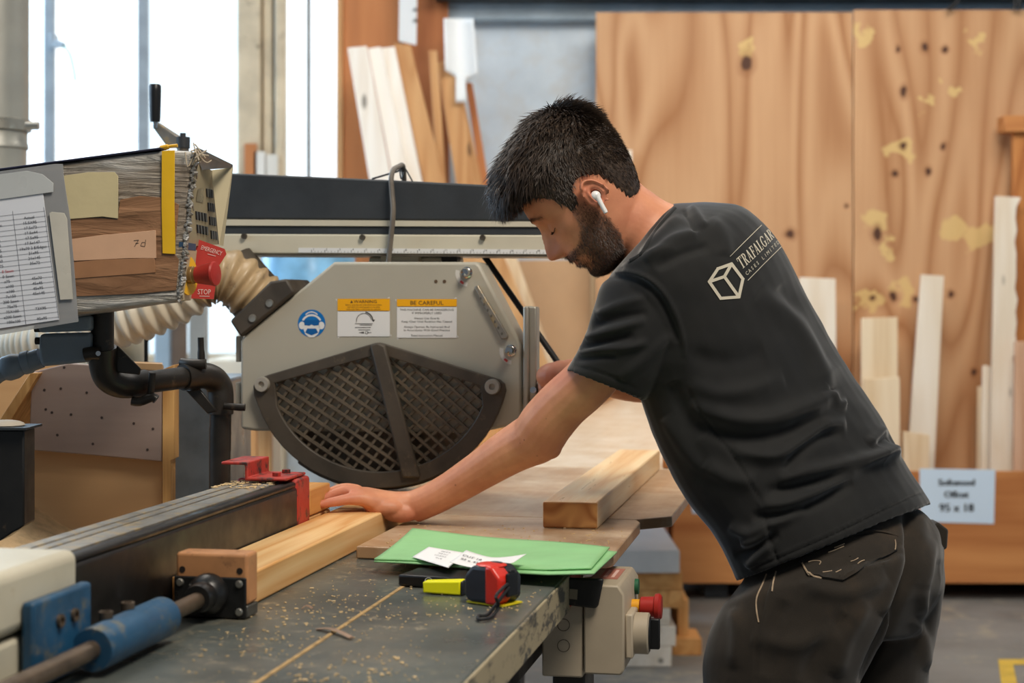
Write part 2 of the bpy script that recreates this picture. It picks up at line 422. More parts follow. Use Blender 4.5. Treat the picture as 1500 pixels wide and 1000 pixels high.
def board(pts, Y, t, mat, label, name='offcut_board', group='offcut boards standing in the bin', cat='board', bev=.003):
    """board standing in the bin: picture outline of its front face; its foot goes down to the bin base"""
    return tag(build(name, MB().extp(pts, Y, t), mat, bevel=bev), label, cat, group)
def down(Y, zb=.0965):
    return HY + (HC - zb) * F / Y
b1 = down(7.95)
board([(1172, 406), (1224, 408), (1228, down(7.92)), (1172, down(7.92))], 7.92, .03, m_pale, 'pale board partly hidden behind the man\'s back')
board([(1262, 466), (1315, 464), (1316, down(7.92)), (1262, down(7.92))], 7.92, .02, m_pale2, 'cream knotty board with a shorter board in front of it')
board([(1266, 555), (1318, 552), (1319, down(7.80)), (1263, down(7.80))], 7.80, .03, m_pale2, 'short pale board in front of the cream knotty board')
board([(1350, 402), (1383, 404), (1362, down(7.92)), (1318, down(7.92))], 7.92, .03, m_pale, 'tilted narrow board leaning between the sign and the short boards')
board([(1324, 632), (1362, 637), (1360, down(7.80)), (1321, down(7.80))], 7.80, .04, m_pale2, 'short stubby cream block in front of the tilted board')
jag = [(1459, 287), (1496, 289)] + [(1490 - (i % 2) * 2.2 + rng.uniform(-1.2, 1.2) - (i > 12) * 3, 289 + 14 + i * 17) for i in range(24)]
jag = [p for p in jag if p[1] < down(7.86)] + [(1483, down(7.86)), (1448, down(7.86))]
board(jag, 7.86, .03, m_pale, 'tallest pale board with a jagged waney right edge')
board([(1440, 535), (1452, 536), (1448, down(7.93)), (1434, down(7.93))], 7.93, .02, m_pale, 'thin pale board peeping out beside the tallest board, the longer one')
board([(1433, 566), (1447, 566), (1444, down(7.975)), (1430, down(7.975))], 7.975, .02, m_pale2, 'thin cream board behind the tallest board, the shorter one')
board([(1488, 500), (1530, 500), (1530, down(7.80)), (1484, down(7.80))], 7.76, .03, wood('pinkish_softwood', (216, 176, 146), (186, 138, 104), 'Z'), 'pinkish board at the edge beside the tallest board')
board([(1489, 255), (1560, 252), (1560, down(8.04, 0)), (1489, down(8.04, 0))], 8.04, .012, paint('grey_laminate', (150, 150, 150), .5), 'grey sheet standing behind the timber upright', name='grey_sheet', group=None, cat='sheet')
up_ = thing('timber_upright', 'orange timber upright with a crosspiece at its top', 'post', W(1500, down(7.92), 7.92))
build('post', MB().extp([(1485, 192), (1520, 192), (1520, down(7.94)), (1485, down(7.94))], 7.94, .05), wood('orange_softwood', (202, 136, 74), (160, 92, 42), 'Z'), up_, bevel=.004)
build('crosspiece', MB().extp([(1471, 169), (1560, 168), (1560, 193), (1471, 193)], 7.9, .12), wood('orange_softwood_across', (206, 142, 82), (166, 98, 50), 'X'), up_, bevel=.004)
board([(914, 221), (926, 219), (928, down(8.05, 0)), (914, down(8.05, 0))], 8.05, .03, m_pale, 'narrow white batten standing behind the man\'s head', name='white_batten', group=None, cat='batten')

# second, pinker crate seen under the bench edge, and stacked boards on the floor
cr = thing('plywood_crate', 'pinkish plywood crate behind the stacked boards under the bench', 'crate', W(930, 880, 7.25))
m_pink = wood('pinkish_plywood', (176, 116, 88), (140, 84, 60), 'X', .6, rings=4, rough=.6)
c0, c1 = W(884, 0, 7.25).x, W(978, 0, 7.25).x
build('front_panel', MB().box((c0, 7.25, 0), (c1, 7.27, .62)), m_pink, cr, bevel=.003)
build('lid', MB().box((c0, 7.25, .62), (c1, 7.68, .64)), m_pink, cr, bevel=.003)
for xx in (c0, c1 - .02): build('side_panel', MB().box((xx, 7.27, 0), (xx + .02, 7.68, .62)), m_pink, cr)
build('back_panel', MB().box((c0, 7.66, 0), (c1, 7.68, .62)), m_pink, cr)

YS = 6.1; zf = lambda py: HC - (py - HY) * YS / F
m_end = wood('pale_end_grain', (236, 224, 208), (206, 186, 160), 'Y', 1, .8)
m_or = wood('orange_board', (226, 168, 104), (190, 128, 66), 'Y', 1, .9)
H0 = HY + HC * F / YS
rows = [(H0, 'lowest'), (H0 - 30, 'second from the floor'), (H0 - 60, 'third from the floor'), (H0 - 86, 'fourth from the floor'), (H0 - 112, 'second from the top')]
xr = [(900, 984), (905, 990), (902, 982), (908, 1002), (904, 1000)]
for k, ((py, nm), (a, b)) in enumerate(zip(rows, xr)):
    h = (30, 30, 26, 26, 26)[k]
    mb = MB().box(((a - CX) * YS / F, YS, zf(py) + .001), ((b - CX) * YS / F, YS + .9, zf(py - h)))
    tag(build('stacked_board', mb, (m_end, m_end, m_end, m_or, m_or)[k], bevel=.003), f'board in the floor stack under the bench, {nm}', 'board', 'boards stacked on the floor')
mb = MB().box(((896 - CX) * YS / F, YS - .02, zf(H0 - 138) + .002), ((995 - CX) * YS / F, YS + .8, zf(H0 - 172)))
tag(build('white_panel_stack', mb, paint('white_board', (222, 218, 214), .5, var=.06), bevel=.004), 'white faced board on top of the floor stack', 'board', 'boards stacked on the floor')
m_edge = wood('orange_side_board', (230, 176, 112), (196, 136, 74), 'Z', 1, .9)
tag(build('stacked_board', MB().box(((1003 - CX) * YS / F, 6.35, 0), ((1003 - CX) * YS / F + .04, 6.9, .2)), m_edge, bevel=.003), 'orange offcut on edge beside the floor stack', 'board', 'boards stacked on the floor')
tag(build('floor_offcut', MB().box(((985 - CX) * 6.3 / F, 6.3, 0), ((1028 - CX) * 6.3 / F, 6.5, .062)), m_or, bevel=.003), 'small orange offcut lying on the floor near the stack', 'offcut')
yl = MB()
def fl(px, py): 
    p = onz(px, py, .002); return p
yl.quad(fl(1462, 965), fl(1560, 965), fl(1560, 973), fl(1463, 973)); yl.quad(fl(1463, 973), fl(1484, 973), fl(1492, 1010), fl(1468, 1010))
struct('floor_marking', yl, paint('yellow_floor_paint', (206, 170, 62), .6, var=.15, scale=9), label='yellow painted corner line on the concrete floor', cat='floor line', norm=False)

# ------------------------------------------------------------------ timber leaning by the window
m_brown = wood('brown_plywood', (196, 128, 76), (150, 86, 46), 'Z', .7, rings=5, rough=.6)
m_tan = wood('tan_plank', (214, 168, 116), (178, 124, 74), 'Z', 1, .9, rough=.6)
m_white = wood('bright_whitewood', (250, 246, 238), (228, 214, 196), 'Z', 1, .7, rough=.5)
rk = 'timber leaning by the window'
board([(503, -260), (586, -260), (586, down(8.15, 0)), (500, down(8.15, 0))], 8.15, .03, m_brown, 'tall brown plywood panel beside the narrow window', name='plywood_board', group=None, cat='panel')
board([(494, -260), (503, -260), (500, down(8.13, 0)), (491, down(8.13, 0))], 8.13, .06, m_tan, 'thin tan batten on the edge of the brown panel by the window', name='tan_batten', group=None, cat='batten')
board([(588, -260), (655, -260), (662, down(8.2, 0)), (590, down(8.2, 0))], 8.2, .03, m_brown, 'brown plywood panel behind the leaning planks and the white card', name='plywood_board', group=None, cat='panel')
def lean(p0, p1, p2, p3, Y, t, mat, label, name='leaning_plank'):
    yb = down(Y, 0)
    k = (yb - p3[1]) / (p3[1] - p0[1]); k2 = (yb - p2[1]) / (p2[1] - p1[1])
    bl = (p3[0] + (p3[0] - p0[0]) * k, yb); br = (p2[0] + (p2[0] - p1[0]) * k2, yb)
    if br[0] - bl[0] < 12: br = (bl[0] + 16, yb)
    return board([p0, p1, br, bl], Y, t, mat, label, name, rk, 'plank')
lean((509, 70), (537, 67), (573, 262), (541, 262), 7.72, .025, m_white, 'white planed board nearest the brown panel, first of three', 'white_board')
lean((539, 71), (557, 68), (600, 262), (575, 262), 7.75, .025, m_white, 'white planed board in the middle of the three', 'white_board')
lean((558, 70), (578, 68), (616, 262), (598, 262), 7.78, .025, m_white, 'white planed board next to the tan plank, third of three', 'white_board')
lean((577, 63), (601, 66), (651, 266), (620, 266), 7.81, .03, m_tan, 'wide tan plank leaning right beside the white boards')
lean((628, 74), (640, 74), (651, 266), (640, 266), 7.9, .03, m_tan, 'slim upright tan plank behind the leaning wide one')
lean((640, 92), (664, 84), (700, 268), (668, 268), 7.95, .03, m_tan, 'tan plank leaning under the white plastic sleeve')
lean((664, 140), (678, 140), (704, 268), (692, 268), 7.99, .03, m_tan, 'narrow tan plank under the tail of the plastic sleeve')
lean((681, 119), (692, 122), (716, 268), (704, 268), 8.02, .03, m_brown, 'short brown plank at the end of the leaning row')
lean((672, 372), (737, 372), (786, 500), (748, 520), 7.69, .04, m_tan, 'broad tan plank leaning behind the saw head')
lean((735, 372), (755, 372), (790, 470), (775, 480), 7.90, .03, m_pale2, 'pale strip of timber next to the broad tan plank')
cd = thing('hanging_card', 'white card marked with figures hung on the brown panels', 'card', W(598, 66, 8.05))
build('card', MB().extp([(585, -30), (611, -30), (610, 66), (584, 60)], 8.05, .004), flat('white_card', (226, 230, 232), .6), cd)
tx = MB(); fn = lambda px, py: W(px, py, 8.045)
for s, y_ in (('4', 14), ('4', 30)):
    tx = MB(); text(tx, s, 604, y_, 9, fn, ang=-1.45); build('figure', tx, m_ink, cd, smooth=False, norm=False)
pl = MB()
pl.grid(10, 12, lambda u, v: W(650 + 44 * u + (6 * v if u > .5 else 2 * v), 27 + (92 - 26 * abs(u - .6)) * v, 7.9 + .05 * math.sin(3 * u)))
pl.grid(4, 6, lambda u, v: W(668 + 14 * u, 108 + 42 * v, 7.91 + .01 * math.sin(3 * u)))
o = tag(build('plastic_sleeve', pl, flat('white_plastic', (238, 242, 244), .35)), 'white plastic sleeve with a hanging tail above the leaning planks', 'plastic sleeve')
sm = o.modifiers.new('thick', 'SOLIDIFY'); sm.thickness = .004
for (a, b, c, d, mt, lb) in ((358, 210, 376, 262, m_brown, 'small brown wooden block fixed to the window post'), (372, 222, 388, 262, flat('white_paper', (232, 228, 220)), 'white paper slip pinned to the window post, beside the block'),
                             (390, 226, 407, 262, flat('white_paper_warm', (226, 222, 212)), 'white paper slip pinned to the window post, away from the block')):
    Yp = YW - .13
    tag(build('wooden_block' if mt is m_brown else 'pinned_paper', MB().extp([(a, b), (c, b), (c, d), (a, d)], Yp, .015), mt), lb, 'block' if mt is m_brown else 'paper')  # the papers are plain slips pinned to the post, not signs
# things glimpsed between arm and guard
m_blueb = paint('blue_plastic', (120, 176, 214), .4, var=.2, scale=9)
bl = MB().lathe([(.0, 0), (.17, .01), (.18, .08), (.18, .5), (.15, .56), (.06, .58), (.06, .62), (.0, .62)], W(452, 555, 6.6), (0, 0, 1))
tag(build('plastic_drum', bl, m_blueb), 'pale blue plastic drum glimpsed under the saw arm', 'drum')
sd = thing('drum_stand', 'plain timber stand carrying the pale blue drum', 'stand', (W(452, 555, 6.6).x, 6.6, 0))
dz = W(452, 555, 6.6).z; dx = W(452, 555, 6.6).x
build('top', MB().box((dx - .25, 6.35, dz - .04), (dx + .25, 6.85, dz - .001)), m_tan, sd)
for a in (-.22, .17):
    for b in (6.38, 6.77): build('leg', MB().box((dx + a, b, 0), (dx + a + .05, b + .05, dz - .04)), m_tan, sd)
pst = lambda a, b, y0, Y, mt, lb, nm='steel_upright': tag(build(nm, MB().extp([(a, y0), (b, y0), (b, down(Y, 0)), (a, down(Y, 0))], Y, .05), mt, bevel=.006), lb, 'upright')
pst(226, 248, 380, 7.6, paint('blue_grey_paint', (150, 170, 186), .5), 'pale blue grey steel upright under the control box')
pst(248, 272, 380, 7.7, paint('brown_steel', (120, 102, 88), .6), 'brown steel upright next to the blue grey one')
pst(276, 303, 380, 7.5, paint('grey_channel', (156, 156, 152), .45, .4), 'light grey steel channel upright behind the bent pipe')
tag(build('white_cabinet', MB().box((W(303, 0, 7.0).x, 7.0, 0), (W(352, 0, 7.0).x + .1, 7.5, 1.07)), paint('cream_cabinet', (222, 212, 192), .6, var=.06), bevel=.01), 'cream cabinet behind the pipe elbow and the saw guard', 'cabinet')
# ================================================================== SAW BENCH AND WHAT LIES ON IT
FX = -.866
m = NT('dusty_dark_steel')
_n1 = m.noise(5, detail=7, rough=.65); _n2 = m.noise(38, detail=8, rough=.75)
k = m.ramp(m.noise(3.2, detail=5), [(.3, C(66, 72, 71)), (.55, C(96, 102, 98)), (.75, C(124, 122, 110))])
k = m.mix(m.ramp(_n1, [(.5, 0), (.72, .55)]), k, C(128, 112, 88))
k = m.mix(m.math('MULTIPLY', m.ramp(_n2, [(.55, 0), (.64, .85)]), m.ramp(m.noise(4.4, detail=3), [(.42, 0), (.62, 1)])), k, C(196, 178, 146))
m.set('Base Color', k).set('Metallic', .25).set('Roughness', m.ramp(_n1, [(.3, .2), (.7, .46)])).set('Specular IOR Level', .8)
m.bump(_n2, .06, .001); m_steel = m.mat
m = NT('worn_cream_edge')
_n = m.noise(26, m.mapv((1, .35, 1)), detail=9, rough=.75)
m.set('Base Color', m.mix(m.ramp(_n, [(.495, 0), (.56, 1)]), C(168, 154, 124), C(78, 76, 70))).set('Roughness', .55).bump(_n, .3)
m_edge_worn = m.mat
m_frame_dk = paint('dark_bench_frame', (52, 47, 42), .6, var=.2, scale=9)
bench = thing('saw_bench', 'long dark steel saw bench with a worn cream front edge and dusty top', 'workbench', TB(-.72, 2.4, 0), T)
build('tabletop', MB().box((-1.005, .9, .87), (-.396, 3.94, .90), T), m_steel, bench, bevel=.003)
build('front_edge', MB().box((-.396, .9, .846), (-.392, 2.66, .899), T).box((-.45, .9, .846), (-.396, 2.66, .869), T), m_edge_worn, bench, bevel=.002, label='worn cream painted edge with dark scratches')
build('red_edge_patch', MB().box((-.3925, 2.52, .853), (-.3905, 2.62, .8985), T), paint('red_paint', (188, 62, 50), .5), bench, label='red painted end of the bench edge')
build('sawdust_seam', MB().box((-.6135, .9, .8995), (-.608, 2.62, .9012), T), paint('packed_sawdust', (176, 144, 96), .9, var=.2, scale=60), bench, label='straight seam packed with sawdust')
for yy, xs_ in ((1.0, (-1.0, -.52)), (2.35, (-1.0, -.52)), (3.7, (-1.0, -.80))):
    for xx in xs_:
        build('leg', MB().box((xx, yy, 0), (xx + .07, yy + .07, .87), T), m_frame_dk, bench, bevel=.004)
build('apron', MB().box((-.47, .95, .76), (-.45, 2.95, .845), T), m_frame_dk, bench, bevel=.003)

m_mdf = wood('dusty_worn_board', (172, 138, 104), (138, 102, 70), 'Y', .5, .6, rings=4, rough=.31, knots=False, dusty=(206, 188, 162))
m_mdfedge = m_mdf
def slab(pts, z0, z1): return MB().ext(pts, lambda a, b, c: TB(a, b, c), z0, z1)
rc = [(-.338 - .03 + .03 * math.sin(t), 2.583 + .03 - .03 * math.cos(t)) for t in np.linspace(0, PI/2, 7)]
tag(build('bench_board', slab([(-.75, 2.616)] + rc + [(-.340, 2.99), (-.350, 3.026), (-.75, 3.026)], .9005, .92), m_mdf, M=T, bevel=.002), 'worn brown board on the bench with the rounded front corner', 'board', 'worn boards covering the bench')
tag(build('bench_board', slab([(-.75, 3.029), (-.353, 3.029), (-.293, 3.09), (-.293, 3.946), (-.75, 3.946)], .9005, .92), m_mdf, M=T, bevel=.002), 'wider worn brown board under the far end of the loose offcut', 'board', 'worn boards covering the bench')
out = thing('outfeed_table', 'pale dusty outfeed table running on beyond the saw', 'table', TB(-.8, 5.7, 0), T)
build('tabletop', MB().box((-1.15, 3.955, .895), (-.30, 7.0, .92), T), wood('pale_dusty_board', (206, 184, 156), (178, 150, 118), 'Y', .5, .6, rings=3, rough=.30, knots=False, dusty=(226, 214, 196)), out, bevel=.002)
for yy in (4.2, 6.8):
    for xx in (-1.1, -.85): build('leg', MB().box((xx, yy, 0), (xx + .07, yy + .07, .895), T), m_frame_dk, out)
m_pine = wood('fresh_pine', (242, 204, 148), (216, 158, 92), 'Y', 1.0, 1.15, rings=17, rough=.42)
m_pine2 = wood('fresh_softwood', (244, 214, 168), (222, 172, 116), 'Y', 1.0, 1.1, rings=16, rough=.33)
m_pine3 = wood('honey_timber', (222, 166, 100), (180, 118, 58), 'Y', 1.0, 1.0, rings=14, rough=.45)
m_endg = NT('sawn_end_grain')
_v = m_endg.n('ShaderNodeVectorMath', {0: m_endg.coord(), 1: (1, .1, 1)}, operation='MULTIPLY').outputs[0]
_r = m_endg.math('PINGPONG', m_endg.math('MULTIPLY', m_endg.noise(9, _v, detail=1, dist=.6), 16), 1)
m_endg.set('Base Color', m_endg.ramp(_r, [(.1, C(206, 150, 88)), (.9, C(166, 106, 54))])).set('Roughness', .65); m_endg = m_endg.mat

def timber(name, x0, x1, y0, y1, z0, z1, label, mt=m_pine, group=None, cat='timber', ends=True):
    mb = MB().box((x0, y0, z0), (x1, y1, z1), T)
    o = build(name, mb, [mt, m_endg], M=T, bevel=.003, seg=2)
    if ends:
        for p in o.data.polygons:
            if abs(p.normal.y) > .9: p.material_index = 1
    return tag(o, label, cat, group)
timber('pine_plank', FX + .001, -.771, 2.134, 3.5, .9005, .945, 'pine plank held under the man\'s hand against the fence', m_pine, cat='plank')
timber('loose_offcut', -.496, -.401, 2.886, 3.93, .9205, .9655, 'loose pine offcut lying on the worn board with its end facing out', m_pine2, cat='offcut')
timber('rail_timber', -.398, -.31, 3.957, 6.4, .9205, .985, 'honey coloured rail timber along the outfeed table behind the loose offcut', m_pine3)
timber('fence_timber', FX - .034, FX, 3.56, 6.9, .9205, .982, 'long timber fence beyond the saw on the outfeed table', m_pine3, cat='fence')
timber('fence_block', FX - .10, FX - .002, 2.75, 2.865, .948, .993, 'short fence block topmost beside the red fence cap', m_pine3, 'fence blocks behind the red cap', 'block')
timber('fence_block', FX - .10, FX - .004, 2.75, 2.872, .9005, .947, 'short fence block under another beside the red fence cap', m_pine, 'fence blocks behind the red cap', 'block')

# ------------------------------------------------------------------ black fence beam with the red cap
m_black = paint('black_satin_paint', (30, 29, 28), .38, var=.25, scale=14, dirt=(74, 62, 48), dirt_at=.7)
m_alu = paint('dusty_aluminium', (150, 146, 138), .45, .5, var=.15, scale=20, dirt=(176, 154, 116), dirt_at=.56)
m_red = paint('chipped_red_paint', (182, 54, 42), .5, var=.12, scale=16, dirt=(58, 40, 36), dirt_at=.555)
fence = thing('fence_beam', 'black box section fence beam with a chipped red end cap', 'fence', TB(FX - .05, 2.2, .9), T)
x0, x1 = FX - .103, FX - .001
build('beam', MB().box((x0, 1.2, .9005), (x1, 2.685, 1.006), T), m_black, fence, bevel=.006, seg=3)
for a, b in ((x0 + .002, x0 + .021), (x0 + .026, x0 + .042), (x0 + .047, x0 + .078)):
    build('top_rail', MB().box((a, 1.2, 1.006), (b, 2.655, 1.0145), T), m_alu, fence, bevel=.0012)
build('top_lip', MB().box((x0 + .083, 1.2, 1.004), (x1, 2.672, 1.0145), T), m_black, fence, bevel=.005, seg=3)
build('end_cap', MB().box((x0 - .002, 2.672, .9015), (x1 + .0015, 2.742, 1.018), T), m_red, fence, bevel=.006, seg=3)
br = MB()
zz = 1.019
br.ext([(x0 + .028, zz), (x1 - .004, zz), (x1 - .004, zz + .005), (x0 + .034, zz + .005), (x0 + .034, zz + .030), (x0 - .012, zz + .030), (x0 - .012, zz + .025), (x0 + .028, zz + .025)],
       lambda a, b, c: TB(a, c, b), 2.63, 2.735)
bro = build('stop_bracket', br, m_red, fence, bevel=.002, label='red stepped bracket bolted on the cap')
for yy in (2.66, 2.71):
    build('bolt', MB().lathe([(0, 0), (.007, 0), (.007, .006), (0, .006)], TB(x1 - .03, yy, zz + .005), (0, 0, 1), 6), m_red, bro)
chip = MB()
for i in range(60):
    p = TB(rng.uniform(x0, x0 + .08), rng.uniform(2.55, 2.66), 1.0155); a = rng.uniform(0, PI); r = rng.uniform(.002, .006)
    chip.box((-r, -r * .4, 0), (r, r * .4, .0012), Matrix.Translation(p) @ Matrix.Rotation(a, 4, 'Z'))
m_chip = paint('pale_wood_chips', (226, 196, 146), .8, var=.12, scale=40)
o = tag(build('sawdust_chips', chip, m_chip, M=T), 'loose chips on the top rails of the black fence beam', 'wood chips', kind='stuff')

# ------------------------------------------------------------------ length stop: housing, blue clamp, rod, plate, block
m_cream = paint('cream_machine_paint', (200, 193, 172), .5, var=.08, scale=7, dirt=(170, 150, 116), dirt_at=.66)
m_blue = paint('chipped_blue_paint', (32, 80, 114), .45, var=.2, scale=12, dirt=(104, 104, 92), dirt_at=.6)
m_rod = paint('brown_steel_rod', (112, 96, 80), .4, .6, var=.2, scale=26)
m_screw = paint('zinc_screw', (170, 168, 160), .35, .8, var=.1, scale=60)
m_blk = paint('hardwood_stop', (190, 134, 88), .55, var=.15, scale=18, dirt=(120, 84, 58), dirt_at=.64)
m_plate = paint('scuffed_black_plate', (34, 34, 34), .35, .2, var=.25, scale=30, dirt=(120, 112, 96), dirt_at=.72)
st = thing('length_stop', 'sliding length stop with cream housing, blue clamp and steel push rod', 'machine stop', TB(-.80, 1.75, .9), T)
build('housing', MB().box((-1.06, 1.15, .965), (-.832, 1.783, 1.033), T), m_cream, st, bevel=.012, seg=4)
build('lower_cover', MB().box((-1.05, 1.15, .9015), (-.836, 1.783, .960), T), m_cream, st, bevel=.006)
bk = build('clamp_bracket', MB().box((-.831, 1.642, .905), (-.816, 1.782, .997), T), m_blue, st, bevel=.004)
for yy in (1.70, 1.735):
    build('socket_screw', MB().lathe([(0, 0), (.0075, 0), (.0075, .004), (.0045, .004), (.0045, .0005), (0, .0005)], TB(-.816, yy, .968), T.to_3x3() @ Vector((1, 0, 0)), 14), m_rod, bk)
RX, RZ = -.795, .9305
sl = build('clamp_sleeve', MB().lathe([(.0125, 0), (.0235, 0), (.0245, .004), (.0245, .196), (.022, .2), (.0125, .2)], TB(RX, 1.735, RZ), T.to_3x3() @ Vector((0, 1, 0)), 30), m_blue, st)
for yy in (1.79, 1.85):
    build('grub_screw', MB().lathe([(0, -.01), (.008, -.01), (.008, .010), (.005, .010), (.005, .004), (0, .004)], TB(RX - .008, yy, RZ + .022), (0, 0, 1), 12), m_rod, sl)
build('push_rod', MB().lathe([(0, 0), (.009, .002), (.0105, .006), (.0105, .69), (0, .69)], TB(RX, 1.39, RZ), T.to_3x3() @ Vector((0, 1, 0)), 22), m_rod, st)
build('collar', MB().lathe([(.0106, -.042), (.017, -.042), (.019, -.036), (.019, -.02), (.026, -.012), (.027, 0), (0, 0)], TB(RX, 2.087, RZ + .002), T.to_3x3() @ Vector((0, 1, 0)), 24), m_plate, st)
pt = build('stop_plate', MB().box((-.843, 2.087, .9015), (-.745, 2.092, .954), T), m_plate, st, bevel=.002)
for xx in (-.834, -.754):
    for z_ in (.910, .946):
        build('screw', MB().lathe([(0, -.003), (.004, -.0028), (.0052, -.001), (.0052, 0), (0, 0)], TB(xx, 2.087, z_), T.to_3x3() @ Vector((0, 1, 0)), 14), m_screw, pt)
build('stop_block', MB().box((-.842, 2.092, .918), (-.744, 2.131, .984), T), m_blk, st, bevel=.0045, seg=3)
build('foot_plate', MB().box((-.842, 2.092, .9015), (-.744, 2.131, .9175), T), paint('grey_steel_foot', (92, 92, 88), .4, .5), st, bevel=.002)
pl = MB()
for xx in (-.833, -.755): pl.lathe([(0, -.0006), (.0042, -.0006), (.0042, 0), (0, 0)], TB(xx, 2.092, .962), T.to_3x3() @ Vector((0, 1, 0)), 14)
build('plug_hole', pl, flat('dark_hole', (36, 24, 18), .8), st)

# ------------------------------------------------------------------ folders, slips, tape measure, highlighter
m_green = paint('green_card', (146, 200, 140), .6, var=.05, scale=10, spec=.3)
def folder(c, label, lift, z0):
    nl, nr, fr, fl_ = [Vector(p) for p in c]
    mb = MB()
    def P(u, v):
        p = (nl * (1-u) + nr * u) * (1-v) + (fl_ * (1-u) + fr * u) * v
        # the far edge rides up on the board, and the corner beside the plank curls
        p.z = z0 + lift * (v ** 2) * (1 - .72 * u) + .0015 * math.sin(7 * u + 2 * v) + .004 * max(0, u - .8) * 5 * (1 - v)
        return p
    mb.grid(40, 16, P)
    o = build('green_folder', mb, m_green, M=T, at=TB(-.5, 2.5, z0))
    sm = o.modifiers.new('thick', 'SOLIDIFY'); sm.thickness = .0022; sm.offset = 1
    return tag(o, label, 'folder', 'green card folders on the bench')
nl, nr, fr, fl_ = onz(548, 836, .905), onz(866, 855, .905), onz(893, 822, .905), onz(604, 802, .905)
fr2, nr2 = onz(904, 826, .905), onz(870, 860, .905)
folder([nl + Vector((0, -.004, 0)), nr2, fr2, fl_ + Vector((.004, .004, 0))], 'green folder underneath, its edge showing below the upper one', .012, .9205)
folder([nl, nr, fr, fl_], 'upper green card folder carrying the two white slips', .0125, .9235)
m_paper = flat('white_paper_slip', (238, 238, 238), .6)
def slip(pts, label, curl, z0, rows):
    a, b, c, d = [onz(px, py, z) for (px, py, z) in pts]
    mb = MB(); mb.grid(14, 8, lambda u, v: (a*(1-u) + b*u)*(1-v) + (d*(1-u) + c*u)*v + Vector((0, 0, z0 + curl(u, v))))
    o = build('paper_slip', mb, m_paper); sm = o.modifiers.new('thick', 'SOLIDIFY'); sm.thickness = .0006; sm.offset = 1
    tag(o, label, 'paper slip', 'white slips on the green folder')
    tx = MB()
    for (s, u, v, h) in rows:
        vs, fs, w = text2d(s)
        def Q(x, y):
            uu, vv = u + (x - w/2) * h * .55, v + y * h
            return (a*(1-uu) + b*uu)*(1-vv) + (d*(1-uu) + c*uu)*vv + Vector((0, 0, z0 + curl(uu, vv) + .0012))
        tx.add([Q(x, y) for x, y in vs], fs)
    if rows: build('printing', tx, flat('grey_print', (70, 72, 80)), o, smooth=False, norm=False)
slip([(604, 818, .925), (657, 834, .925), (682, 815, .925), (628, 806, .927)], 'white printed slip lying flat on the folder', lambda u, v: .0022 + .003 * v, 0.0,
     [('1002 45 95', .55, .78, .07), ('PICK 4 x 2', .55, .62, .07), ('LOT 20 CUT', .55, .46, .07), ('45 x 95', .58, .30, .07)])
slip([(659, 834, .925), (752, 839, .925), (771, 826, .925), (683, 816, .925)], 'white slip curling up behind the tape measure', lambda u, v: .0045 + .008 * abs(u - .42) ** 1.5 * 3, 0.0,
     [('CUT 18', .2, .55, .12), ('95 x 45', .22, .3, .12)])
# tape measure
m_tmb = paint('navy_black_rubber', (30, 33, 42), .5, var=.1, scale=30, bump=.1)
m_tmr = paint('red_case', (216, 48, 34), .35, var=.05, scale=20)
tp = onz(713, 884, .9012); RT = Matrix.Translation(tp) @ Matrix.Rotation(math.radians(-38), 4, 'Z')
tm = thing('tape_measure', 'red and black tape measure standing on the bench before the green folder', 'tape measure', tp, RT)
def rbox(hx, hy, z0, z1, r, ch=.3):
    return [(-hx + r, z0), (hx - r, z0), (hx, z0 + r), (hx, z1 - r * 1.8), (hx - r * 1.8, z1), (-hx + r * 1.8, z1), (-hx, z1 - r * 1.8), (-hx, z0 + r)]
bx = lambda a, b, c: RT @ Vector((a, c, b))
build('case', MB().ext(rbox(.031, .02, .002, .052, .008), bx, -.012, .038), m_tmb, tm, bevel=.006, seg=4)
build('red_band', MB().ext([(.006, .0016), (.024, .0016), (.0322, .010), (.0322, .038), (.018, .0528), (.006, .0528)], bx, -.0132, .014), m_tmr, tm, bevel=.004, seg=3, label='red band round the case')
top = MB().ball(RT @ Vector((0, .010, .0515)), (.022, .020, .0035), RT.to_3x3(), 24, 8)
tb = build('red_cap', top, m_tmr, tm, label='red oval cap on top')
build('cap_logo', MB().ball(RT @ Vector((.004, .016, .0545)), (.010, .006, .0012), RT.to_3x3(), 18, 6), m_tmb, tb)
build('belt_clip', MB().box((.0315, .0, .012), (.036, .024, .044), RT).box((.031, .006, .04), (.0355, .018, .048), RT), flat('black_clip', (22, 22, 24), .4), tm, bevel=.002)
build('yellow_foot', MB().box((-.029, -.008, 0), (.033, .036, .0022), RT), flat('tape_yellow', (226, 208, 30), .5), tm)
cp = smooth_path([RT @ Vector((.033, .004, .030)), onz(727, 872, .93), onz(730, 884, .915), onz(726, 897, .9045), onz(716, 905, .904), onz(702, 907, .904), onz(701, 902, .904), onz(714, 900, .904), onz(726, 886, .912), RT @ Vector((.033, .008, .026))])
build('wrist_strap', MB().tube(cp, .0022, 8), flat('black_cord', (26, 26, 28), .7), tm)
# highlighter
hp0, hp1 = onz(619, 869, .9012), onz(722, 874, .9012)
hd = (hp1 - hp0).normalized(); RH = Matrix(((hd.x, -hd.y, 0, hp0.x), (hd.y, hd.x, 0, hp0.y), (0, 0, 1, .9012), (0, 0, 0, 1)))
hl = thing('highlighter', 'flat yellow highlighter pen lying behind the tape measure', 'highlighter', hp0, RH)
m_yel = flat('fluorescent_yellow', (240, 236, 20), .4)
build('barrel', MB().hexa([RH @ Vector(p) for p in ((0, 0, .001), (0, .02, .001), (0, .02, .0165), (0, 0, .0165))], [RH @ Vector(p) for p in ((.055, -.001, 0), (.055, .025, 0), (.055, .025, .0195), (.055, -.001, .0195))]), m_yel, hl, bevel=.002)
build('cap', MB().box((.0555, -.001, 0), (.06, .025, .0195), RH), m_tmb, hl, bevel=.002)
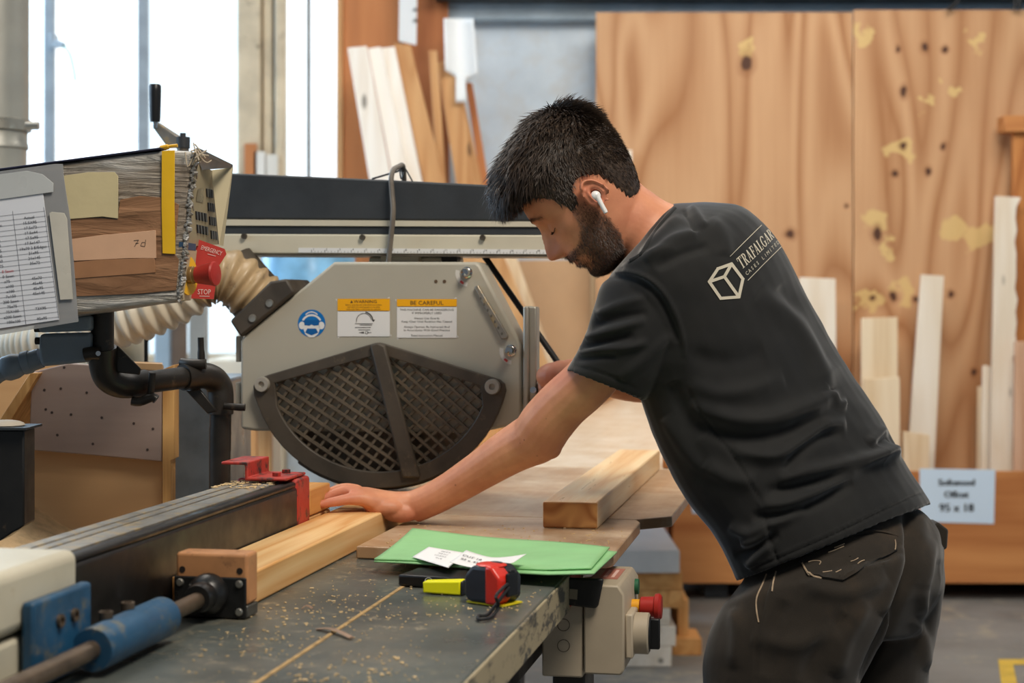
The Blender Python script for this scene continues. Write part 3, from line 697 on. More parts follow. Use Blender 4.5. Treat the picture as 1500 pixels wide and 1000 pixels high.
# black case under the folder edge
bp0, bp1 = onz(583, 858, .9012), onz(676, 864, .9012)
bd = (bp1 - bp0).normalized(); RB = Matrix(((bd.x, -bd.y, 0, bp0.x), (bd.y, bd.x, 0, bp0.y), (0, 0, 1, .9012), (0, 0, 0, 1)))
bc = tag(build('black_case', MB().box((0, 0, 0), (.105, .07, .0165), RB), flat('black_case', (20, 20, 22), .35), M=RB, bevel=.003), 'black flat case wedged under the green folders, with a small round emblem', 'case')
em = MB(); fnb = lambda a, b: RB @ Vector((a, -.0004, b))
for i in range(24):
    p, q = 2*PI*i/24, 2*PI*(i+1)/24
    em.quad(*[fnb(.048 + r*math.cos(t), .0088 + r*math.sin(t)) for r, t in ((.0056, p), (.0064, p), (.0064, q), (.0056, q))])
for a, b in (((.043, .011), (.048, .004)), ((.048, .004), (.053, .011)), ((.045, .0085), (.051, .0085))):
    d = Vector((b[0]-a[0], b[1]-a[1])).normalized() * .0004
    em.quad(fnb(a[0]-d.y, a[1]+d.x), fnb(b[0]-d.y, b[1]+d.x), fnb(b[0]+d.y, b[1]-d.x), fnb(a[0]+d.y, a[1]-d.x))
build('emblem', em, flat('white_print', (225, 225, 225)), bc, smooth=False, norm=False)

# shavings
def sliver(pts, label, w=.004):
    P = [onz(a, b, .9015) for a, b in pts]
    mb = MB()
    for i, p in enumerate(P): P[i] = p + Vector((0, 0, (.0, .003, .0035, .001)[i]))
    mb.tube(smooth_path(P), w, 6, flat=.3)
    tag(build('wood_sliver', mb, paint('grey_sliver', (150, 122, 100), .7), at=P[0]), label, 'wood sliver')
sliver([(465, 921), (482, 924), (498, 929), (515, 935)], 'thin bent wood sliver lying across the sawdust seam')
sliver([(442, 891), (447, 890.5), (452, 891), (458, 892)], 'tiny dark sliver on the bench next to the plank', .002)
ch = MB()
def chips(n, x0, x1, y0, y1, z, rmin, rmax, near=None):
    for i in range(n):
        px_, py_ = rng.uniform(x0, x1), rng.uniform(y0, y1)
        if near is not None: px_, py_ = near[0] + rng.normal() * near[2], near[1] + rng.normal() * near[3]
        if not (x0 < px_ < x1 and y0 < py_ < y1): continue
        r = rng.uniform(rmin, rmax) * (1.6 if rng.random() < .1 else 1)
        ch.box((-r, -r * rng.uniform(.25, .7), 0), (r, r * .4, rng.uniform(.0006, .0015)), Matrix.Translation(TB(px_, py_, z)) @ Matrix.Rotation(rng.uniform(0, PI), 4, 'Z') @ Matrix.Rotation(rng.normal() * .12, 4, 'X'))
for q in range(20):
    chips(14, -.735, -.40, 1.55, 2.42, .9008, .0005, .0020, (rng.uniform(-.72, -.42), rng.uniform(1.6, 2.35), .03, .05))
chips(260, -.73, -.40, 1.5, 2.5, .9008, .0004, .0015)
chips(70, -.76, -.62, 1.85, 2.3, .9008, .0007, .0026)
chips(50, -.60, -.48, 1.72, 1.9, .9008, .001, .003)
chips(120, -.72, -.34, 2.61, 2.9, .9205, .0006, .0022)
chips(60, -.66, -.345, 2.625, 2.68, .9205, .0007, .003)
tag(build('wood_chips', ch, m_chip, M=T, at=TB(-.55, 2.1, .9)), 'scattered pale wood chips and sawdust specks across the bench top', 'wood chips', kind='stuff')

# ------------------------------------------------------------------ switch box under the bench edge
m_sw = paint('warm_grey_enclosure', (186, 172, 150), .5, var=.06, scale=9)
m_sw2 = paint('warm_grey_lid', (178, 164, 142), .5, var=.06, scale=9)
sw = thing('switch_box', 'grey electrical switch box with red stop button hung under the bench edge', 'switch box', TB(-.37, 2.6, .74), T)
e = lambda a, b, c: TB(a, c, b)
build('back_box', MB().ext([(-.436, .745), (-.374, .745), (-.374, .872), (-.436, .862)], e, 2.53, 2.70), m_sw, sw, bevel=.003)
build('lid', MB().ext([(-.372, .752), (-.316, .752), (-.311, .76), (-.311, .872), (-.320, .886), (-.372, .886)], e, 2.525, 2.71), m_sw2, sw, bevel=.003)
ko = MB(); fs = lambda px, py: ony(px, py, 2.5285)
for c in ((825.5, 915), (825.5, 945.5)): arcband(ko, c, 8.4, 9.3, 0, 360, fs)
build('knockout_ring', ko, flat('dark_line', (60, 52, 44)), sw, smooth=False, norm=False)
build('mounting_bracket', MB().ext([(-.420, .858), (-.352, .852), (-.348, .858), (-.340, .897), (-.400, .897)], e, 2.514, 2.520), m_plate, sw, bevel=.003)
build('slot', MB().ext([(-.392, .866), (-.380, .865), (-.379, .880), (-.391, .881)], e, 2.5128, 2.5139), flat('slot_grey', (130, 120, 104)), sw)
st_ = build('warning_sticker', MB().box((-.357, 2.58, .8861), (-.328, 2.68, .8867), T), paint('faded_red_sticker', (184, 120, 104), .5), sw, label='faded red sticker')
build('sticker_print', MB().box((-.352, 2.595, .8868), (-.347, 2.665, .8869), T).box((-.340, 2.595, .8868), (-.335, 2.665, .8869), T), flat('sticker_pale', (226, 190, 180)), st_, smooth=False)
nx = T.to_3x3() @ Vector((1, 0, 0))
build('green_button', MB().lathe([(0, 0), (.012, 0), (.012, .006), (0, .006)], TB(-.311, 2.665, .862), nx), flat('green_button', (30, 92, 60)), sw)
sb = build('stop_button_collar', MB().lathe([(0, 0), (.011, 0), (.011, .016), (0, .016)], TB(-.311, 2.625, .838), nx), flat('yellow_collar', (226, 160, 30)), sw, label='yellow collar of the stop button')
build('stop_button', MB().lathe([(.012, .012), (.015, .014), (.016, .034), (.020, .036), (.021, .042), (.017, .046), (0, .047)], TB(-.311, 2.625, .838), nx), flat('stop_red', (166, 40, 32), .4), sb, label='red mushroom stop button')
rk_ = build('rotary_base', MB().box((-.311, 2.535, .775), (-.299, 2.60, .842), T), m_sw, sw, bevel=.003)
build('rotary_ring', MB().lathe([(0, 0), (.031, 0), (.031, .020), (.027, .022), (.027, .018), (0, .018)], TB(-.299, 2.568, .808), nx), m_sw2, rk_)
build('rotary_knob', MB().box((-.280, 2.562, .785), (-.262, 2.574, .831), T).lathe([(0, 0), (.024, 0), (.024, .006), (0, .006)], TB(-.281, 2.568, .808), nx), flat('black_knob', (22, 22, 22), .4), rk_, bevel=.002)
build('stand_post', MB().box((-.425, 2.56, 0), (-.375, 2.66, .745), T), m_frame_dk, sw, bevel=.004)
# ================================================================== RADIAL ARM SAW
YG = 3.15                                         # bench plane of the guard housing's face
m_house = paint('warm_grey_machine_paint', (176, 171, 156), .42, var=.04, scale=4)
m_armdk = paint('dark_blue_grey_casting', (50, 54, 58), .55, var=.15, scale=12, bump=.08, bscale=200)
m_armcr = paint('cream_arm_paint', (206, 199, 178), .5, var=.06, scale=6)
m_guard = paint('dusty_brown_black_plastic', (74, 66, 56), .6, var=.2, scale=16, dirt=(104, 92, 74), dirt_at=.66)
m_blade = paint('dusty_blade_steel', (112, 104, 92), .4, .6, var=.2, scale=14)
m_chrome = paint('chrome', (200, 200, 200), .15, 1.0, var=.03)
m_yellow = flat('warning_yellow', (240, 172, 18), .45)
m_white = flat('label_white', (226, 226, 224), .45)
m_inkg = flat('label_ink', (54, 50, 46), .5)
saw = thing('radial_arm_saw', 'large grey radial arm saw with a black mesh blade guard', 'saw', TB(-1.46, 3.28, 0), T)
# column behind the control box, arm along the bench normal
build('column', MB().lathe([(0, 0), (.10, 0), (.10, .06), (.058, .08), (.058, 1.54), (.0, 1.54)], TB(-1.46, 3.30, 0), (0, 0, 1)), m_armcr, saw)
ak = MB()
AY0, AY1 = 3.22, 3.35
def armpoly(pts, y0, y1): return MB().exty(pts, y0, y1 - y0)
build('arm', armpoly([(95, 243), (330, 253), (560, 263), (740, 272), (868, 279), (880, 300), (880, 325), (95, 319)], AY0, AY1), m_armdk, saw, bevel=.004)
build('arm_groove', armpoly([(95, 319.5), (879, 325), (879, 332.5), (95, 329)], AY0 - .003, AY1), m_armcr, saw)
build('arm_lower_band', armpoly([(95, 329.5), (879, 333), (879, 344), (95, 341)], AY0 + .001, AY1), m_armdk, saw)
rail = build('arm_rail', armpoly([(95, 341.5), (882, 344.5), (882, 374), (95, 370.5)], AY0 - .006, AY1), m_armcr, saw, bevel=.003)
build('rail_edge', armpoly([(95, 371), (882, 374.5), (882, 376.5), (95, 373)], AY0 - .012, AY1), m_blade, saw)
for px, py in ((358.5, 346), (531.5, 347.5), (707.5, 348)):
    b0 = ony(px, py, AY0 - .006)
    build('socket_screw', MB().lathe([(0, -.006), (.0028, -.006), (.003, -.007), (.0055, -.007), (.0055, 0), (0, 0)], b0, T.to_3x3() @ Vector((0, 1, 0)), 14), m_guard, rail)
fn = lambda px, py: ony(px, py, AY0 - .0072)
ru = MB(); ru.exty([(437, 362.8), (880, 366), (880, 372.6), (437, 369.8)], AY0 - .0069, .0008)
rl = build('ruler', ru, m_white, saw, label='white adhesive rule with numbers')
tk = MB()
for i in range(1, 23):
    X0 = 437 + i * 19.4; yb = 369.5 + (X0 - 437) * .0063
    line(tk, (X0, yb - .2), (X0, yb - 4.0), .7, fn)
    for j in (1, 2, 3): line(tk, (X0 + j * 4.85, yb - .2), (X0 + j * 4.85, yb - (2.6 if j == 2 else 1.7)), .45, fn)
    if X0 < 870: text(tk, str(i), X0 + 2.5, yb - 3.0, 3.1, fn)
build('ruler_marks', tk, m_inkg, rl, smooth=False, norm=False)
# crank on top of the column
cr_ = build('crank', armpoly([(221, 183), (228, 178), (262, 200), (262, 215), (245, 216)], 3.20, 3.222), m_alu, saw, bevel=.003)
build('crank_hub', MB().lathe([(0, 0), (.014, 0), (.014, .022), (.006, .022), (.006, .03), (0, .03)], ony(268, 217, 3.21), (0, 0, 1)), m_armdk, cr_)
build('crank_shaft', MB().tube([ony(268, 216, 3.21), ony(268, 250, 3.21)], .012), m_blade, cr_)
build('crank_grip', MB().lathe([(.0, 0), (.0095, 0), (.0105, .01), (.0118, .06), (.0118, .071), (.010, .0745), (0, .075)], ony(227.3, 178.5, 3.20), (0, 0, 1)), flat('grip_black', (28, 28, 30), .35), cr_)
build('crank_pin', MB().lathe([(.006, -.012), (.006, 0)], ony(227.3, 179, 3.20), (0, 0, 1)), m_chrome, cr_)
# carriage under the arm
ca = MB(); ca.exty([(556, 372), (614, 372), (614, 392), (556, 392)], 3.235, .10).exty([(540, 376), (668, 376), (668, 392), (540, 392)], 3.25, .07)
build('carriage', ca, m_armcr, saw, bevel=.004)
build('carriage_roller', MB().lathe([(0, 0), (.016, 0), (.016, .03), (0, .03)], ony(658, 378, 3.23), T.to_3x3() @ Vector((0, 1, 0))), flat('roller_black', (20, 20, 20)), saw)
# guard housing
hp = [(352, 628), (352, 500), (357, 492), (489, 383.5), (697, 383.5), (703, 388), (764, 505), (765, 620), (700, 634), (372, 631)]
house = build('blade_housing', MB().exty(hp, YG, .085), m_house, saw, bevel=.006, seg=3)
build('motor', MB().lathe([(0, 0), (.09, 0), (.095, .01), (.095, .22), (.07, .25), (0, .25)], ony(560, 500, YG + .086), T.to_3x3() @ Vector((0, 1, 0))), m_armcr, saw)
for y0 in (492, 560): build('hinge', MB().exty([(345, y0), (352.5, y0), (352.5, y0 + 38), (345, y0 + 38)], YG + .02, .02), m_house, saw, bevel=.002)
fH = lambda d: (lambda px, py: ony(px, py, YG - d))
hl_ = MB(); 
for c in ((638.5, 412), (651, 412)): disc(hl_, c, 2.6, fH(.0008), 14)
build('screw_hole', hl_, flat('rust_hole', (92, 72, 54)), house, smooth=False, norm=False)
# safety pictogram
pg = MB(); disc(pg, (456.5, 473.5), 20.2, fH(.0006), 40)
pgo = build('eye_and_ear_protection_sign', pg, flat('mandatory_blue', (10, 112, 186), .4), saw, smooth=False, norm=False, label='round blue sign: wear eye and ear protection')
w_ = MB(); q = fH(.0010)
arcband(w_, (456.5, 476), 13.2, 16.0, 28, 152, q)                      # headband
arcband(w_, (456.5, 468), 10.4, 12.0, 40, 140, q)
for s in (-1, 1):
    disc(w_, (456.5 + s * 14.2, 476.5), 4.6, q, 16, 5.6)
w_.quad(*[q(a, b) for a, b in ((447, 473), (466, 473), (469, 480), (466, 489), (460, 494), (453, 494), (447, 489), (444, 480))])
build('pictogram', w_, m_white, pgo, smooth=False, norm=False)
w2 = MB(); q2 = fH(.0013)
w2.quad(*[q2(a, b) for a, b in ((445, 468.5), (468, 468.5), (467, 476), (460, 477), (456.5, 475), (453, 477), (446, 476))])
w2.quad(*[q2(a, b) for a, b in ((450, 481), (463, 481), (466, 487), (456.5, 491), (447, 487))])
build('pictogram_detail', w2, flat('mandatory_blue_dark', (14, 92, 158), .4), pgo, smooth=False, norm=False)
# warning plate
def plate(x0, y0, x1, y1, ysp, nm, lab):
    def rr(a, b, c, d, r, f):
        P = []
        for cx_, cy_, a0 in ((c-r, b+r, 90), (a+r, b+r, 180), (a+r, d-r, 270), (c-r, d-r, 0)):
            for k_ in range(5):
                t = math.radians(a0 + k_ * 22.5); P.append(f(cx_ + r*math.cos(t), cy_ - r*math.sin(t)))
        return P
    mb = MB(); mb.quad(*rr(x0-1.6, y0-1.6, x1+1.6, y1+1.6, 3, fH(.0005)))
    p = build(nm, mb, m_white, saw, smooth=False, norm=False, label=lab)
    mb = MB(); mb.quad(*rr(x0, y0, x1, y1, 2, fH(.0008))); build('border', mb, m_inkg, p, smooth=False, norm=False)
    mb = MB(); mb.quad(*[fH(.0011)(a, b) for a, b in ((x0+.9, ysp+1), (x1-.9, ysp+1), (x1-.9, y1-.9), (x0+.9, y1-.9))]); build('white_field', mb, m_white, p, smooth=False, norm=False)
    mb = MB(); mb.quad(*[fH(.0011)(a, b) for a, b in ((x0+.9, y0+.9), (x1-.9, y0+.9), (x1-.9, ysp), (x0+.9, ysp))]); build('yellow_header', mb, m_yellow, p, smooth=False, norm=False)
    return p
p1 = plate(493.5, 436.5, 572, 493.5, 455, 'warning_label', 'white and yellow WARNING label')
t1 = MB(); ft = fH(.0015)
text(t1, 'WARNING', 535, 443.6, 4.2, ft, sx=1.15); t1.quad(ft(513, 443.6), ft(517, 443.6), ft(515, 439.6))
text(t1, 'Before using this saw read all the instructions', 532.7, 447.2, 1.9, ft, sx=1.05); text(t1, 'and make sure every guard is in its place', 532.7, 450.4, 1.9, ft, sx=1.05); text(t1, 'before the blade is started by the operator', 532.7, 453.6, 1.9, ft, sx=1.05)
arcband(t1, (533, 470), 10.6, 11.5, 10, 190, ft); arcband(t1, (533, 470), 12.3, 14.0, 0, 80, ft)
t1.quad(ft(544.5, 468), ft(549.5, 468), ft(547, 471.5))
for a, b, y_ in ((520, 546, 474), (527, 545, 476), (520, 543, 479.5), (525, 542, 483)): line(t1, (a, y_), (b, y_), .9, ft)
t1.quad(ft(525, 487), ft(533, 485.6), ft(533, 488.4)); arcband(t1, (537, 487), 1.6, 2.3, 0, 360, ft); line(t1, (538, 487), (544, 487), .8, ft)
build('printing', t1, m_inkg, p1, smooth=False, norm=False)
p2 = plate(580.5, 437, 670, 495.5, 448.5, 'caution_label', 'white and yellow BE CAREFUL label')
t2 = MB()
text(t2, 'BE CAREFUL', 625, 446.2, 5.6, ft, sx=1.1)
for s, y_, h in (('THIS MACHINE CAN BE DANGEROUS', 455, 2.9), ('IF IMPROPERLY USED', 459.8, 2.9), ('Always Use Guards', 467.4, 2.9), ('Keep Clear Until Rotation Has Ceased', 472.2, 2.9),
                 ('Always Operate As Instructed And', 480, 2.9), ('In Accordance With Good Practice', 484.8, 2.9), ('Read Instruction Manual', 492.6, 2.9)):
    text(t2, s, 625, y_, h, ft, sx=1.12)
build('printing', t2, m_inkg, p2, smooth=False, norm=False)
# latches and the sliding bar at the right
for c in ((684, 399), (748.5, 513)):
    p = ony(c[0], c[1], YG)
    build('latch_knob', MB().lathe([(0, -.024), (.007, -.023), (.0085, -.018), (.0085, -.004), (.011, -.003), (.011, 0), (0, 0)], p, T.to_3x3() @ Vector((0, 1, 0)), 20), m_chrome, house)
    lk = MB(); arcband(lk, (c[0] + 3, c[1] + 1), 14, 20, 165, 262, fH(.0008))
    ls = build('latch_label', lk, flat('latch_label_grey', (206, 202, 194)), saw, smooth=False, norm=False)
    lk = MB(); arcband(lk, (c[0] + 3, c[1] + 1), 15.2, 18.8, 222, 242, fH(.0012)); build('red_mark', lk, flat('latch_red', (196, 70, 66)), ls, smooth=False, norm=False)
build('slide_bar', MB().exty([(694, 420), (700, 417), (744, 491), (743, 496), (734, 497)], YG - .010, .010), m_alu, saw, bevel=.002)
ho = MB(); 
for i in range(7): disc(ho, (704 + i * 5.2, 437 + i * 8.6), 1.5, fH(.0106), 10, 2.2)
build('slide_bar_holes', ho, flat('grey_slot', (96, 92, 84)), saw, smooth=False, norm=False)
# aluminium upright with the pull handle
build('handle_channel', MB().exty([(766, 449), (774, 448), (774, 600), (766, 600)], YG - .012, .05).exty([(774.5, 449), (786, 449), (786, 600), (774.5, 600)], YG - .004, .035), paint('brushed_aluminium', (176, 172, 160), .38, .5, var=.06), saw, bevel=.003)
ph = build('pull_handle', MB().lathe([(0, 0), (.012, 0), (.012, .016), (.0165, .02), (.0165, .06), (.010, .066), (0, .066)], ony(786, 571, YG + .01), nx, 20), flat('handle_black', (20, 20, 20), .35), saw, label='black pull handle gripped by the man')
build('handle_bolt', MB().tube([ony(781, 571, YG - .014), ony(781, 571, YG - .03)], .006), m_chrome, ph)
# dust outlet and its flange
do = build('dust_outlet', MB().exty([(336, 470), (352, 494), (432, 428), (420, 408), (395, 412)], YG - .012, .14), m_guard, saw, bevel=.005)
build('outlet_spout', MB().lathe([(.056, -.02), (.056, .10), (.050, .10), (.050, -.02)], ony(384, 446, YG + .06), (ony(330, 385, YG + .06) - ony(384, 446, YG + .06)), 30), m_guard, do)
for c in ((370, 466), (395, 444)):
    build('screw', MB().lathe([(0, -.003), (.004, -.003), (.007, -.0035), (.008, 0), (0, 0)], ony(c[0], c[1], YG - .012), T.to_3x3() @ Vector((0, 1, 0)), 16), m_screw, do)
# black mesh guard
GO = [(385, 552), (392, 549), (546, 503), (555, 501.5), (565, 504), (732, 556), (739, 562), (741, 572), (736, 590)]
arc = []
for i in range(1, 24):
    t = i / 24; a = math.radians(-15 - 150 * t)
    arc.append((556 + 186 * math.cos(a) * (1 + .0 * t), 545 - 170 * math.sin(a)))
GO += arc + [(372, 580), (370.5, 566), (375, 556)]
GYF, GYT = YG - .021, .010
def inset_poly(side):
    inn = []
    for i in range(0, 24):
        t = i / 23; a = math.radians(-20 - 140 * t)
        inn.append((556 + 160 * math.cos(a), 545 - 146 * math.sin(a)))
    return inn
bl_l = lambda y: 541 + (y - 515) * .27        # left side of the sloping centre rib
bl_r = lambda y: 563 + (y - 515) * .27
inn = inset_poly(0)
lo = [p for p in inn if p[0] < bl_l(p[1]) - 1]
ro = [p for p in inn if p[0] > bl_r(p[1]) + 1]
LH = [(bl_l(522), 522)] + [(bl_l(688), 688)] + [p for p in lo if p[1] > 570] + [(402, 561)]
RH_ = [(bl_r(521), 521), (704, 565)] + [p for p in ro if p[1] > 572] + [(bl_r(680), 680)]
def area(P): return sum(P[i][0]*P[(i+1) % len(P)][1] - P[(i+1) % len(P)][0]*P[i][1] for i in range(len(P))) / 2
def ccw(P): return P if area(P) > 0 else P[::-1]
LH, RH_, GO = ccw(LH), ccw(RH_), ccw(GO)
def plate_with_holes(outer, holes, yl, t):
    bm = bmesh.new()
    def loop(P):
        vs = []
        for a, b in P:
            v = loc(ony(a, b, yl)); vs.append(bm.verts.new((v.x, v.z, 0)))
        for i in range(len(vs)): bm.edges.new((vs[i], vs[(i+1) % len(vs)]))
    loop(outer)
    for h in holes: loop(h)
    bmesh.ops.triangle_fill(bm, use_beauty=True, edges=bm.edges[:])
    r = bmesh.ops.extrude_face_region(bm, geom=bm.faces[:])
    bmesh.ops.translate(bm, vec=(0, 0, t), verts=[g for g in r['geom'] if isinstance(g, bmesh.types.BMVert)])
    bm.verts.index_update()
    mb = MB(); mb.add([TB(v.co.x, yl + v.co.z, v.co.y) for v in bm.verts], [tuple(v.index for v in f.verts) for f in bm.faces]); bm.free()
    return mb
m_lat = paint('dark_guard_lattice', (96, 86, 72), .6, var=.2, scale=16)
guard = build('blade_guard', plate_with_holes(GO, [LH, RH_], GYF, GYT), m_guard, saw, bevel=.002)
def clip(p, d, P):
    t0, t1 = -1e9, 1e9; n = len(P)
    for i in range(n):
        a, b = P[i], P[(i+1) % n]; ex, ey = b[0]-a[0], b[1]-a[1]
        nx_, ny_ = -ey, ex                        # inward for positive area
        den = nx_*d[0] + ny_*d[1]; num = nx_*(p[0]-a[0]) + ny_*(p[1]-a[1])
        if abs(den) < 1e-9:
            if num < 0: return None
            continue
        t = -num / den
        if den > 0: t0 = max(t0, t)
        else: t1 = min(t1, t)
    return (t0, t1) if t1 > t0 else None
def hull(P):
    P = sorted(set(P)); 
    def half(Q):
        h = []
        for p in Q:
            while len(h) > 1 and (h[-1][0]-h[-2][0])*(p[1]-h[-2][1]) - (h[-1][1]-h[-2][1])*(p[0]-h[-2][0]) <= 0: h.pop()
            h.append(p)
        return h[:-1]
    return half(P) + half(P[::-1])
for P, (a1, a2) in ((LH, (34, -52)), (RH_, (42, -42))):
    lat = MB(); H = hull([(round(a, 3), round(b, 3)) for a, b in P])
    for ang, dy in ((a1, 0), (a2, .004)):
        d = (math.cos(math.radians(ang)), math.sin(math.radians(ang))); nrm = (-d[1], d[0])
        for k_ in range(-40, 41):
            p = (555 + nrm[0] * k_ * 14.5, 590 + nrm[1] * k_ * 14.5); r = clip(p, d, H)
            if not r: continue
            t0, t1 = r[0] - 2, r[1] + 2; w = 1.9
            q_ = [(p[0]+d[0]*t+nrm[0]*s*w, p[1]+d[1]*t+nrm[1]*s*w) for t, s in ((t0, -1), (t1, -1), (t1, 1), (t0, 1))]
            lat.exty(q_, GYF + .0085 + dy * .6, .008)
    build('guard_mesh', lat, m_lat, guard, smooth=False)
build('guard_rib', MB().exty([(541, 505), (552, 501), (564, 506), (bl_r(700) + 2, 700), (bl_l(700) - 2, 700)], GYF - .010, .012), m_guard, guard, bevel=.004)
lip = MB()
arc2 = [(556 + r * math.cos(math.radians(a)), 548 - r * .905 * math.sin(math.radians(a))) for r, aa in ((176, range(-132, -52, 6)), (188, range(-58, -136, -6))) for a in aa]
build('guard_lip', MB().exty(ccw([(a, b) for a, b in arc2]), GYF + .03, .03), m_guard, guard, bevel=.003)
for c in ((385, 562.5), (722, 566)):
    build('guard_bolt', MB().lathe([(.0, -.004), (.006, -.004), (.006, -.010), (.0135, -.010), (.0145, -.006), (.0145, 0), (0, 0)], ony(c[0], c[1], GYF), T.to_3x3() @ Vector((0, 1, 0)), 26), paint('grey_bushing', (176, 172, 162), .4, .3), guard)
bmb = MB(); cc = loc(ony(556, 545, YG + .02)); P = []
R_ = .208
for i in range(120):
    a = 2*PI*i/120; P.append((cc.x + (R_ + (.004 if i % 2 else -.004)) * math.cos(a), cc.z + (R_ + (.004 if i % 2 else -.004)) * math.sin(a)))
P = [(a, max(b, .949)) for a, b in P]
# (the blade turns inside the housing; only what hangs below the housing shows)
bmb.ext(P, lambda a, b, c: TB(a, c, b), YG + .040, YG + .044)
build('saw_blade', bmb, m_blade, saw, smooth=False)
build('blade_backplate', MB().exty(ccw([(556 + 176 * math.cos(math.radians(a)), 545 - 158 * math.sin(math.radians(a))) for a in range(0, -181, -10)]), YG + .09, .004), flat('dark_inside', (52, 47, 42), .8), saw)
# cable over the arm, with two hooked wires; black gas strut
m_hosegrey = paint('grey_rubber_cable', (112, 104, 94), .5, var=.15, scale=30)
cb = smooth_path([ony(569, 384, 3.20), ony(573, 345, 3.195), ony(576, 310, 3.195), ony(574, 280, 3.20), ony(573, 262, 3.205), ony(576, 249, 3.22), ony(583, 244.5, 3.25), ony(590, 243, 3.28), ony(592, 264, 3.31)])
build('power_cable', MB().tube(cb, .0052, 12), m_hosegrey, saw)
wr = MB()
wr.tube(smooth_path([ony(545, 262, 3.28), ony(565, 256, 3.275), ony(584, 250, 3.275), ony(591, 243, 3.28)]), .002, 6)
wr.tube(smooth_path([ony(588, 241, 3.28), ony(593, 246, 3.28), ony(599, 256, 3.28), ony(605, 267, 3.28)]), .0015, 6)
wr.tube(smooth_path([ony(590, 243, 3.27), ony(586, 252, 3.27), ony(588, 262, 3.27), ony(592, 252, 3.275)]), .0015, 6)
build('wire_hook', wr, m_blackcable, saw)
build('support_strut', MB().tube([ony(706, 370, 3.32), ony(832, 552, 3.32)], .0062, 10), m_blackcable, saw)

# ================================================================== BENT PIPE AND TAPED CONTROL BOX
YP = 2.75
m_pipe = paint('black_dusty_pipe', (42, 38, 33), .42, .2, var=.3, scale=14, dirt=(96, 80, 60), dirt_at=.66)
con = thing('control_console', 'control box wrapped in silver and brown tape on a bent black pipe', 'control box', (W(322, 0, 2.95).x, 2.95, 0))
PA = [W(150, 452, YP), W(150, 490, YP), W(150, 515, YP), W(151, 535, YP + .01), W(158, 553, YP + .02), W(174, 562, YP + .035), W(192, 563, YP + .055),
      W(230, 558, YP + .09), W(280, 551.5, YP + .15), W(298, 550, YP + .17), W(313, 555, YP + .19), W(321.5, 567, YP + .2), W(323, 585, YP + .2), W(323, 610, YP + .2), W(322.5, 660, YP + .2), W(322, 700, YP + .2)]
PA += [Vector((PA[-1].x, PA[-1].y, .0))]
build('pipe', MB().tube(smooth_path(PA, 5), .0185, 22), m_pipe, con)
el = [W(150, 508, YP)] + PA[3:7] + [W(214, 561, YP + .075)]
build('elbow', MB().tube(smooth_path(el, 6), .0225, 22), m_pipe, con)
e2 = [W(268, 552.5, YP + .135)] + PA[9:13] + [W(323, 606, YP + .2)]
build('elbow', MB().tube(smooth_path(e2, 6), .0225, 22), m_pipe, con)
build('gusset', MB().extp([(166, 506), (172, 506), (206, 540), (204, 549), (168, 545)], YP + .01, .006), m_pipe, con, bevel=.002)
build('gusset', MB().extp([(276, 562), (290, 566), (318, 602), (304, 606), (270, 570)], YP + .16, .006), m_pipe, con, bevel=.002)
def lug(pts, r, nm='clamp_handle'): return build(nm, MB().tube(smooth_path(pts, 4), r, 12), m_pipe, con)
lug([W(124, 519, YP - .03), W(135, 517, YP - .03), W(146, 517, YP - .028)], .0105, 'clamp_lug')
build('lug_hole', MB().lathe([(0, -.001), (.004, -.001), (.004, .0), (0, .0)], W(144, 517.5, YP - .0395), (0, 1, 0), 12), m_chrome, con)
lug([W(223, 546, YP + .04), W(222, 562, YP + .04), W(220, 578, YP + .045)], [.0058]*9)
lug([W(193, 587, YP + .04), W(205, 588, YP + .04), W(222, 582, YP + .04), W(229, 585, YP + .04)], .0075)
lug([W(294, 494, YP + .15), W(294.5, 512, YP + .15), W(295, 532, YP + .15)], [.0055]*5 + [.0065]*4)
lug([W(267, 531, YP + .15), W(280, 533, YP + .14), W(302, 533, YP + .14)], .0085)
lug([W(328, 594, YP + .17), W(345, 596, YP + .17), W(359, 596.5, YP + .17)], [.006]*5 + [.0062]*4)
build('clamp_band', MB().lathe([(.0232, 0), (.0255, .0), (.0255, .014), (.0232, .014)], PA[9] - Vector((.022, .012, 0)), (PA[10] - PA[8]), 22), m_pipe, con)
# junction box and conduit
m_jb = paint('slate_blue_junction_box', (118, 132, 144), .5, var=.08, scale=9, dirt=(122, 120, 112), dirt_at=.7)
jb = build('junction_box', MB().extp([(57, 489), (133, 487), (131, 530), (60, 537), (56, 520)], YP - .03, .06), m_jb, con, bevel=.006)
build('junction_lid', MB().extp([(54, 469), (133, 462), (133, 484.5), (56, 487)], YP - .034, .068), m_jb, jb, bevel=.005)
for c in ((54, 499), (53, 481)): build('cover_screw', MB().lathe([(0, 0), (.006, 0), (.006, .01), (0, .01)], W(c[0] - 2, c[1], YP - .01), (1, 0, 0), 12), m_pipe, jb)
build('conduit_gland', MB().tube([W(60, 524, YP), W(46, 529, YP), W(44, 529.5, YP), W(34, 532, YP), W(33, 532.5, YP), W(22, 536, YP), W(10, 540, YP), W(4, 543, YP)],
      [.0165, .0165, .019, .019, .0165, .021, .021, .017], 14), m_jb, jb)
build('conduit', MB().tube(smooth_path([W(8, 542, YP), W(-10, 552, YP), W(-50, 590, YP + .03), W(-90, 700, YP + .1)]), .0155, 14), m_jb, jb)
